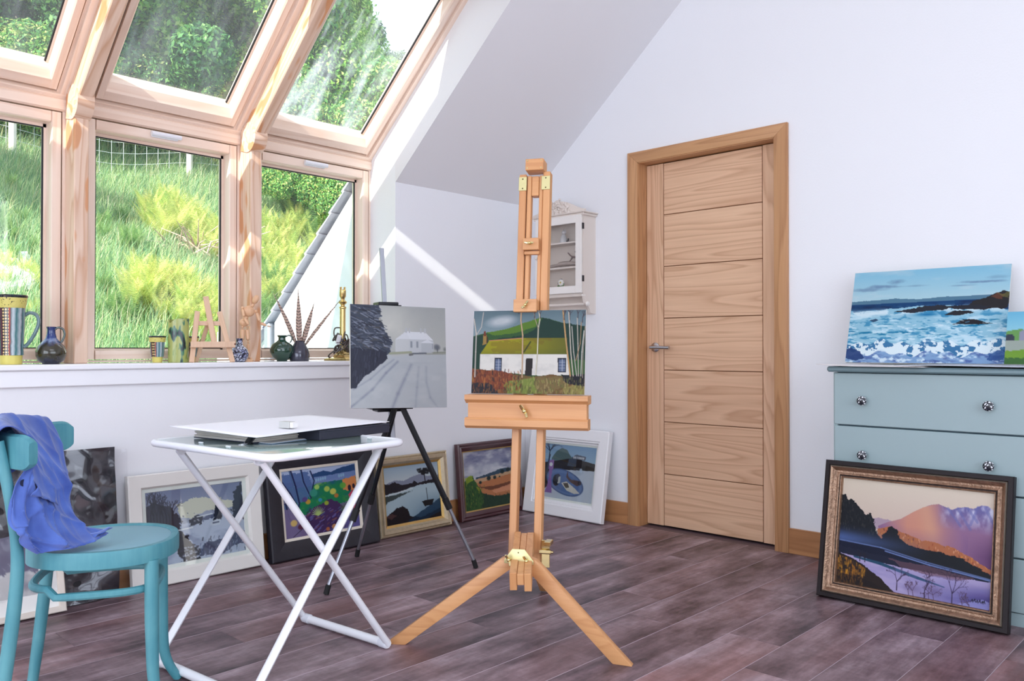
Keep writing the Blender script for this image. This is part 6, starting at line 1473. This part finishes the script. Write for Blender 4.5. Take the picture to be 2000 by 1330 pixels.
for k in range(4): a = k * PI / 2; g.box((.0135 * math.cos(a) - .003, .0135 * math.sin(a) - .003, .354), (.0135 * math.cos(a) + .003, .0135 * math.sin(a) + .003, .374), .001)
g.obj('bulb_socket', bl, t)
g = G(); r = random.Random(12); P = []
for k in range(90):
    a = k * .42; rr = .032 + .014 * math.sin(k * .9) + .004 * r.random(); P.append((rr * math.cos(a) + .012, rr * math.sin(a) * 1.0 - .018, .055 + .065 * (.5 + .5 * math.sin(k * .21)) + .02 * math.sin(k * 1.3)))
g.tube(catmull(P, 3), .0034, 7); g.tube(catmull([(-.01, -.03, .09), (-.02, -.045, .13), (-.03, -.02, .165), (.0, .01, .16), (.02, -.01, .13), (.018, -.03, .08)], 6), .0034, 7); g.tube(catmull([(.0, -.04, .06), (-.035, -.055, .035), (-.05, -.05, .020), (-.04, -.04, .014)], 5), .0034, 7)
g.obj('cord', plain('dark_bronze_cord', (84, 76, 74), .3, .3), t)
G().box((-.011, -.007, -.024), (.011, .007, .024), .003).obj('inline_switch', plain('white_switch', (226, 226, 230), .35), t, loc=(.020, -.062, .105), rot=(.2, .35, .2))
# dark perfume-like tray boxes behind the canvas
t = thing('dark_trinket_box', 'dark glossy box with pale trim standing behind the snow canvas at the sill end', 'box', (-.13, -1.155, ZS), 0)
G().box((-.045, -.060, .0), (.045, .090, .012), .002).obj('tray', bl, t); G().box((-.04, -.055, .012), (.04, .085, .085), .003).obj('body', plain('black_lacquer', (36, 26, 32), .12, coat=.5), t)
G().box((-.043, -.058, .085), (.043, .088, .093), .002).obj('trim', plain('rose_trim', (196, 160, 148), .4), t); G().box((-.04, -.050, .093), (.04, .085, .107), .003).obj('lid', plain('black_lacquer', (36, 26, 32)), t)
# ------------------------------------------------------------------ the bank outside
rs = np.random.RandomState(11)
def hz(x, y):
    d = -1.7 - np.asarray(x, dtype=float)
    h = np.where(d < 0, 0, np.where(d < 1.4, .62 * d, .868 + (d - 1.4) * .50)); far = np.maximum(0, d - 7.4); h = h - far * .12
    return h - .05 + .10 * np.sin(np.asarray(y) * .9 + d * .7) * np.clip(d, 0, 1) + .06 * np.sin(np.asarray(y) * 2.3 - d * 1.4) * np.clip(d, 0, 1)
nx, ny = 150, 130
gx = -1.3 - 48 * np.linspace(0, 1, nx) ** 1.6; gy = np.linspace(-16, 42, ny)
GX, GY = np.meshgrid(gx, gy); V = np.stack([GX, GY, hz(GX, GY)], -1).reshape(-1, 3); i = np.arange(ny - 1)[:, None] * nx + np.arange(nx - 1)[None, :]
F = np.stack([i, i + nx, i + nx + 1, i + 1], -1).reshape(-1, 4)
link('ground', mesh_np('ground', V, F, smooth=True), plain('green_bank_soil', (112, 142, 96), .9, var=.35, vscale=1.5), kind='structure')
def blades(n, x0, x1, y0, y1, hmin, hmax, wd, seed, cols):
    r = np.random.RandomState(seed); x = r.uniform(x0, x1, n); y = r.uniform(y0, y1, n); z = hz(x, y) - .01
    h = r.uniform(hmin, hmax, n); a = r.uniform(0, 2 * PI, n); bend = r.uniform(.15, .75, n) * h; ba = r.normal(.4, 1.1, n); w = wd * r.uniform(.6, 1.3, n)
    ca, sa = np.cos(a) * w, np.sin(a) * w; bx, by = np.cos(ba) * bend, np.sin(ba) * bend
    P = np.zeros((n, 5, 3)); P[:, 0] = np.stack([x - ca, y - sa, z], -1); P[:, 1] = np.stack([x + ca, y + sa, z], -1)
    P[:, 2] = np.stack([x + ca * .7 + bx * .35, y + sa * .7 + by * .35, z + h * .6], -1); P[:, 3] = np.stack([x - ca * .7 + bx * .35, y - sa * .7 + by * .35, z + h * .6], -1); P[:, 4] = np.stack([x + bx, y + by, z + h * .95], -1)
    b = np.arange(n)[:, None] * 5
    T = np.concatenate([b + np.array([0, 1, 2]), b + np.array([0, 2, 3]), b + np.array([3, 2, 4])], 1).reshape(-1, 3)
    cc = lin(np.array(cols))[r.randint(len(cols), size=n)] * r.uniform(.8, 1.2, (n, 1)); return P.reshape(-1, 3), T, np.repeat(cc, 5, 0)
grassm = attr_mat('grass_blades', rough=.6, spec=.2, translucent=.4)
A = blades(200000, -9.6, -2.6, -4.2, 7.5, .06, .24, .0035, 1, [(156, 190, 134), (180, 206, 146), (128, 166, 124), (204, 218, 170), (156, 192, 154), (104, 146, 106)])
B2 = blades(15000, -9.6, -2.6, -4.2, 7.5, .20, .40, .0022, 2, [(206, 196, 150), (190, 206, 140), (214, 206, 176)])
C2 = blades(40000, -15, -9.4, -6, 14, .2, .6, .012, 3, [(150, 190, 100), (206, 200, 150), (120, 170, 90)])
Vs = [A[0], B2[0], C2[0]]; o1, o2 = len(A[0]), len(A[0]) + len(B2[0])
me = mesh_np('grass', np.concatenate(Vs), np.concatenate([A[1], B2[1] + o1, C2[1] + o2]), np.concatenate([A[2], B2[2], C2[2]]))
tag(link('grass', me, grassm), 'long green grass covering the sunny bank outside the windows', 'grass', kind='stuff')
# pale raised patch on the bank, low in the left window
g = G(); P = []
for i in range(9):
    row = []
    for j in range(13):
        x = -4.35 - i * .07; y = -3.5 + j * .180; row.append((x, y, float(hz(x, y)) + .08 + .02 * math.sin(i + j)))
    P.append(row)
g.grid(P); o = g.obj('gravel_patch', plain('pale_gravel', (232, 234, 238), .9, var=.15, vscale=30, bump=.5)); o.modifiers.new('thickness', 'SOLIDIFY').thickness = -.3
tag(o, 'bright white gravel patch on the bank seen through the left lower window', 'gravel')
# ferns
def fern_mesh(seed, cols, nf=20, ln=.40):
    r = random.Random(seed); V = []; T = []; Cc = []
    for f in range(nf):
        a = f * 2.4 + r.uniform(-.3, .3); l = ln * r.uniform(.7, 1.1); lean = r.uniform(.25, .75); c0 = lin(np.array(cols[r.randrange(len(cols))])) * r.uniform(.8, 1.2)
        def pt(t): hh = l * (t - .28 * lean * t ** 2.4); rr = l * lean * (t ** 1.5) * .75; return Vector((math.cos(a) * rr, math.sin(a) * rr, hh))
        side = Vector((-math.sin(a), math.cos(a), 0)); n_ = 30
        for k in range(3, n_):
            t = k / n_; p = pt(t); q = pt(t + .02); fw = (q - p).normalized(); wl = l * .20 * math.sin(PI * min(1, t * .92 + .08)) ** .8 * (1.05 - t * .75)
            for s in (-1, 1):
                tip = p + side * s * wl + fw * wl * .35 - Vector((0, 0, wl * .18)); b = len(V); hw = l * .0065
                V += [p - fw * hw, p + fw * hw, p + (tip - p) * .55 + fw * hw * .9, tip, p + (tip - p) * .55 - fw * hw * .9]; T += [(b, b + 1, b + 2), (b, b + 2, b + 4), (b + 4, b + 2, b + 3)]; cc = c0 * r.uniform(.9, 1.1); Cc += [cc] * 5
    return mesh_np('fern', [tuple(v) for v in V], T, np.array(Cc))
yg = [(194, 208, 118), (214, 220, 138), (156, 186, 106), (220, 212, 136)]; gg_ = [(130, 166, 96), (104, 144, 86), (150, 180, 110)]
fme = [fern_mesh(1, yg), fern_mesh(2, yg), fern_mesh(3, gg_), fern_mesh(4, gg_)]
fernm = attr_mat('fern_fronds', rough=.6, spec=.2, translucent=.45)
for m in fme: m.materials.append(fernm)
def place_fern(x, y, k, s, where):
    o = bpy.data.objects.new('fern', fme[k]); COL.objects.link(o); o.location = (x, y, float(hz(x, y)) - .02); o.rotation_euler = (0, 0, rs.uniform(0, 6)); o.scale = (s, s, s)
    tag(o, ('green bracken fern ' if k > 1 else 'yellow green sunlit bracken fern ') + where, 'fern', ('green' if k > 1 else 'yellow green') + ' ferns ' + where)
def raypt(px, t):
    """world x,y on the sight line of a picture column at distance t, used only to choose planting spots"""
    k = (px - 1000) / 1611.0; return (CAM.x + t * (-.6884 + .7254 * k), CAM.y + t * (.7254 + .6884 * k))
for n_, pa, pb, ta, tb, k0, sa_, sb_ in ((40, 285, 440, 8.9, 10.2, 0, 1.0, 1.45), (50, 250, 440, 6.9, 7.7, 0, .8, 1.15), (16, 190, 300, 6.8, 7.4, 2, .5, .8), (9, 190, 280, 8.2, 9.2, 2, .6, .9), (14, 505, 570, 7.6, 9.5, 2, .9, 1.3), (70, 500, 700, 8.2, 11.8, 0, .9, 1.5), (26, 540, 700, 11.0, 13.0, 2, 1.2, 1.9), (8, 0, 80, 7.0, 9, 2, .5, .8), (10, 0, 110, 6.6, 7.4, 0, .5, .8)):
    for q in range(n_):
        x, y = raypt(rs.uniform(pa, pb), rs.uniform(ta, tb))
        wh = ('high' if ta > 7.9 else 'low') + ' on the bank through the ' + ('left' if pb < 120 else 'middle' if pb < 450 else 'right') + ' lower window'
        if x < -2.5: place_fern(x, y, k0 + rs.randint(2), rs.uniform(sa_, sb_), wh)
# dead bracken heap
r = random.Random(6); g = G(); hx, hy = raypt(385, 9.0); hz0 = float(hz(hx, hy))
for k in range(60):
    a = r.uniform(0, 6.28); rr = r.uniform(.0, .40); b = Vector((hx + rr * math.cos(a), hy + rr * math.sin(a), hz0)); d = Vector((r.uniform(-.3, .5), r.uniform(-.4, .4), r.uniform(.05, .35))); g.tube([b, b + d * .5 + Vector((0, 0, .05)), b + d], [.010, .008, .003], 5)
tag(g.obj('dead_bracken', plain('dead_bracken', (196, 168, 150), .8, var=.3, vscale=20)), 'heap of pale dead bracken stalks on the bank below the ferns', 'bracken', kind='stuff')
# wire stock fence with wooden posts
FX = -8.35; FENCE_Y = [-7.44 + 2.3 * k for k in range(8)]
fn_ = thing('wire_fence', 'wire stock fence on wooden posts along the top of the grassy bank', 'fence', (FX, 0, float(hz(FX, 0))))
z0 = float(hz(FX, 0)); wire = plain('galvanised_wire', (214, 218, 222), .5, .1); pm = plain('weathered_post', (214, 206, 196), .8, var=.2, vscale=12)
g = G(); ys = np.arange(-7, 9.2, .16)
for k in range(8):
    zz = .06 + .15 * k; g.tube([(0, float(y), float(hz(FX, y)) - z0 + zz) for y in ys[::2]], .0026, 4, cap=False)
for y in ys:
    b = float(hz(FX, y)) - z0; g.tube([(0, float(y), b + .06), (0, float(y), b + 1.11)], .0022, 4, cap=False)
o = g.obj('wire_mesh', wire, fn_, smooth=False); o['kind'] = 'stuff'
for y in FENCE_Y:
    b = float(hz(FX, y)) - z0; G().tube([(.05, y, b - .2), (.05, y, b + 1.22)], .045, 10).obj('post', pm, fn_)
# trees and shrubs beyond the fence
def crown(seed, n, rx, rz_, leaf, cols, lumps=26, droop=0.0):
    r = np.random.RandomState(seed); c = r.normal(0, 1, (lumps, 3)); c /= np.linalg.norm(c, axis=1)[:, None]; c *= r.uniform(.35, .95, (lumps, 1)) ** .6; lr = r.uniform(.16, .36, lumps)
    k = r.randint(lumps, size=n); d = r.normal(0, 1, (n, 3)); d /= np.linalg.norm(d, axis=1)[:, None]; rad = r.uniform(.55, 1.0, (n, 1)) ** .5
    P = (c[k] + d * lr[k][:, None] * rad) * np.array([rx, rx, rz_])
    a = d + r.normal(0, .6, (n, 3)); a /= np.linalg.norm(a, axis=1)[:, None]; t = np.cross(a, r.normal(0, 1, (n, 3))); t /= np.linalg.norm(t, axis=1)[:, None]; b = np.cross(a, t)
    s = leaf * r.uniform(.6, 1.3, (n, 1)); Q = np.stack([P - t * s, P + b * s * .5, P + t * s, P - b * s * .5], 1)
    cc = lin(np.array(cols))[r.randint(len(cols), size=n)] * r.uniform(.75, 1.25, (n, 1)) ; return mesh_np('foliage', Q.reshape(-1, 3), np.arange(n * 4).reshape(n, 4), np.repeat(cc, 4, 0))
leafm = attr_mat('tree_leaves', rough=.55, spec=.3, translucent=.4)
TK = [crown(1, 60000, 2.3, 2.5, .046, [(130, 182, 76), (166, 208, 96), (104, 160, 72), (196, 222, 124)]),
      crown(2, 56000, 2.4, 2.2, .046, [(70, 118, 72), (96, 150, 84), (54, 94, 66), (124, 170, 96)]),
      crown(3, 40000, 1.5, 3.0, .040, [(84, 140, 84), (110, 166, 90), (70, 120, 80)], lumps=34),
      crown(4, 34000, 1.2, 1.1, .032, [(96, 150, 76), (130, 180, 90), (74, 124, 70), (190, 200, 120)])]
for m in TK: m.materials.append(leafm)
bark = plain('grey_bark', (120, 108, 98), .9, var=.3, vscale=8, bump=.5, bscale=20)
tl_ = [('broadleaf_tree', 'bright green leafy tree beyond the fence', 'bright broadleaf trees beyond the fence'), ('dark_tree', 'dark green tree behind the fence', 'dark trees beyond the fence'), ('slender_tree', 'slender green tree against the sky', 'slender trees beyond the fence'), ('shrub', 'rounded green shrub at the fence', 'shrubs along the fence')]
def tree(px, dist, k, s, lift=0.0):
    x, y = raypt(px, dist); z = float(hz(x, y)); nm, lb, gp = tl_[k]
    wh = ' left of the first post' if px < 150 else ' through the middle windows' if px < 470 else ' through the right windows'; dp = ', further up the hill' if dist > 18.5 else ''
    t = thing(nm, lb + wh + dp, 'shrub' if k == 3 else 'tree', (x, y, z - .05), rs.uniform(0, 6), group=gp + wh + dp)
    h = (2.2, 2.0, 2.8, .7)[k] * s + lift
    o = bpy.data.objects.new('foliage', TK[k]); COL.objects.link(o); o.parent = t; o.location = (0, 0, h); o.scale = (s, s, s); o['kind'] = 'stuff'
    G().tube([(0, 0, 0), (.08 * s, .04 * s, h * .5), (-.05 * s, 0, h), (.1 * s, .1 * s, h * 1.4)], [.14 * s, .11 * s, .08 * s, .03 * s], 8).obj('trunk', bark, t)
# nearer belt
for px, d_, k, s, lf in ((-60, 13.5, 1, 1.0, 0), (30, 13, 1, 1.05, 0), (110, 14, 1, 1.1, .2), (190, 13, 1, .9, 0), (262, 14.5, 0, 1.15, .4), (345, 13.5, 0, 1.1, .5), (430, 14.5, 0, 1.15, .4), (500, 14, 1, 1.1, .0), (560, 14.5, 0, .82, 0), (620, 14.5, 0, .62, 0), (680, 14.8, 0, .60, 0), (740, 15, 0, .55, 0), (800, 15.5, 0, .5, 0), (860, 16, 1, .45, 0)):
    tree(px, d_, k, s, lf)
for px, d_ in ((170, 13.2), (205, 13.6), (240, 13.2), (275, 13.8), (310, 13.4), (345, 14), (380, 13.6), (415, 14), (60, 13), (20, 13.4)): tree(px, d_, 1, .42, -.5)
# far belt, higher up the hill
for px, d_, k, s, lf in ((-80, 19, 1, 1.9, .5), (20, 19, 1, 2.0, 1), (120, 20, 1, 2.1, 1), (220, 21, 0, 2.2, 1), (330, 20, 1, 2.1, 1), (440, 21, 0, 2.2, 1.2), (520, 22, 1, 1.5, .4), (590, 22, 0, .95, -.2), (735, 21, 2, .72, -.2), (690, 21, 0, .78, -.2), (650, 20, 1, .8, 0), (790, 22, 0, .7, -.2)):
    tree(px, d_, k, s, lf)
for px, d_, s in ((-20, 11.3, .9), (60, 11.6, .8), (130, 12, 1.0), (560, 13.6, 1.1), (620, 13.4, 1.2), (680, 13.6, 1.3), (740, 13.6, 1.2), (520, 14.6, 1.0), (590, 12.0, .6), (650, 12.2, .7), (705, 12.0, .7)):
    tree(px, d_, 3, s, .0)
# shade tree outside to the left, its shadow falls on the bank
t = thing('shade_tree', 'tall dark green tree standing outside far left of the windows', 'tree', (-4.9, -9.2, float(hz(-4.9, -9.2)) - .05))
o = bpy.data.objects.new('foliage', TK[1]); COL.objects.link(o); o.parent = t; o.location = (0, 0, 7.0); o.scale = (.75, .62, .62); o['kind'] = 'stuff'
G().tube([(0, 0, 0), (.1, .05, 3.5), (-.05, 0, 6.5), (.0, .1, 7.6)], [.2, .16, .12, .05], 8).obj('trunk', bark, t)
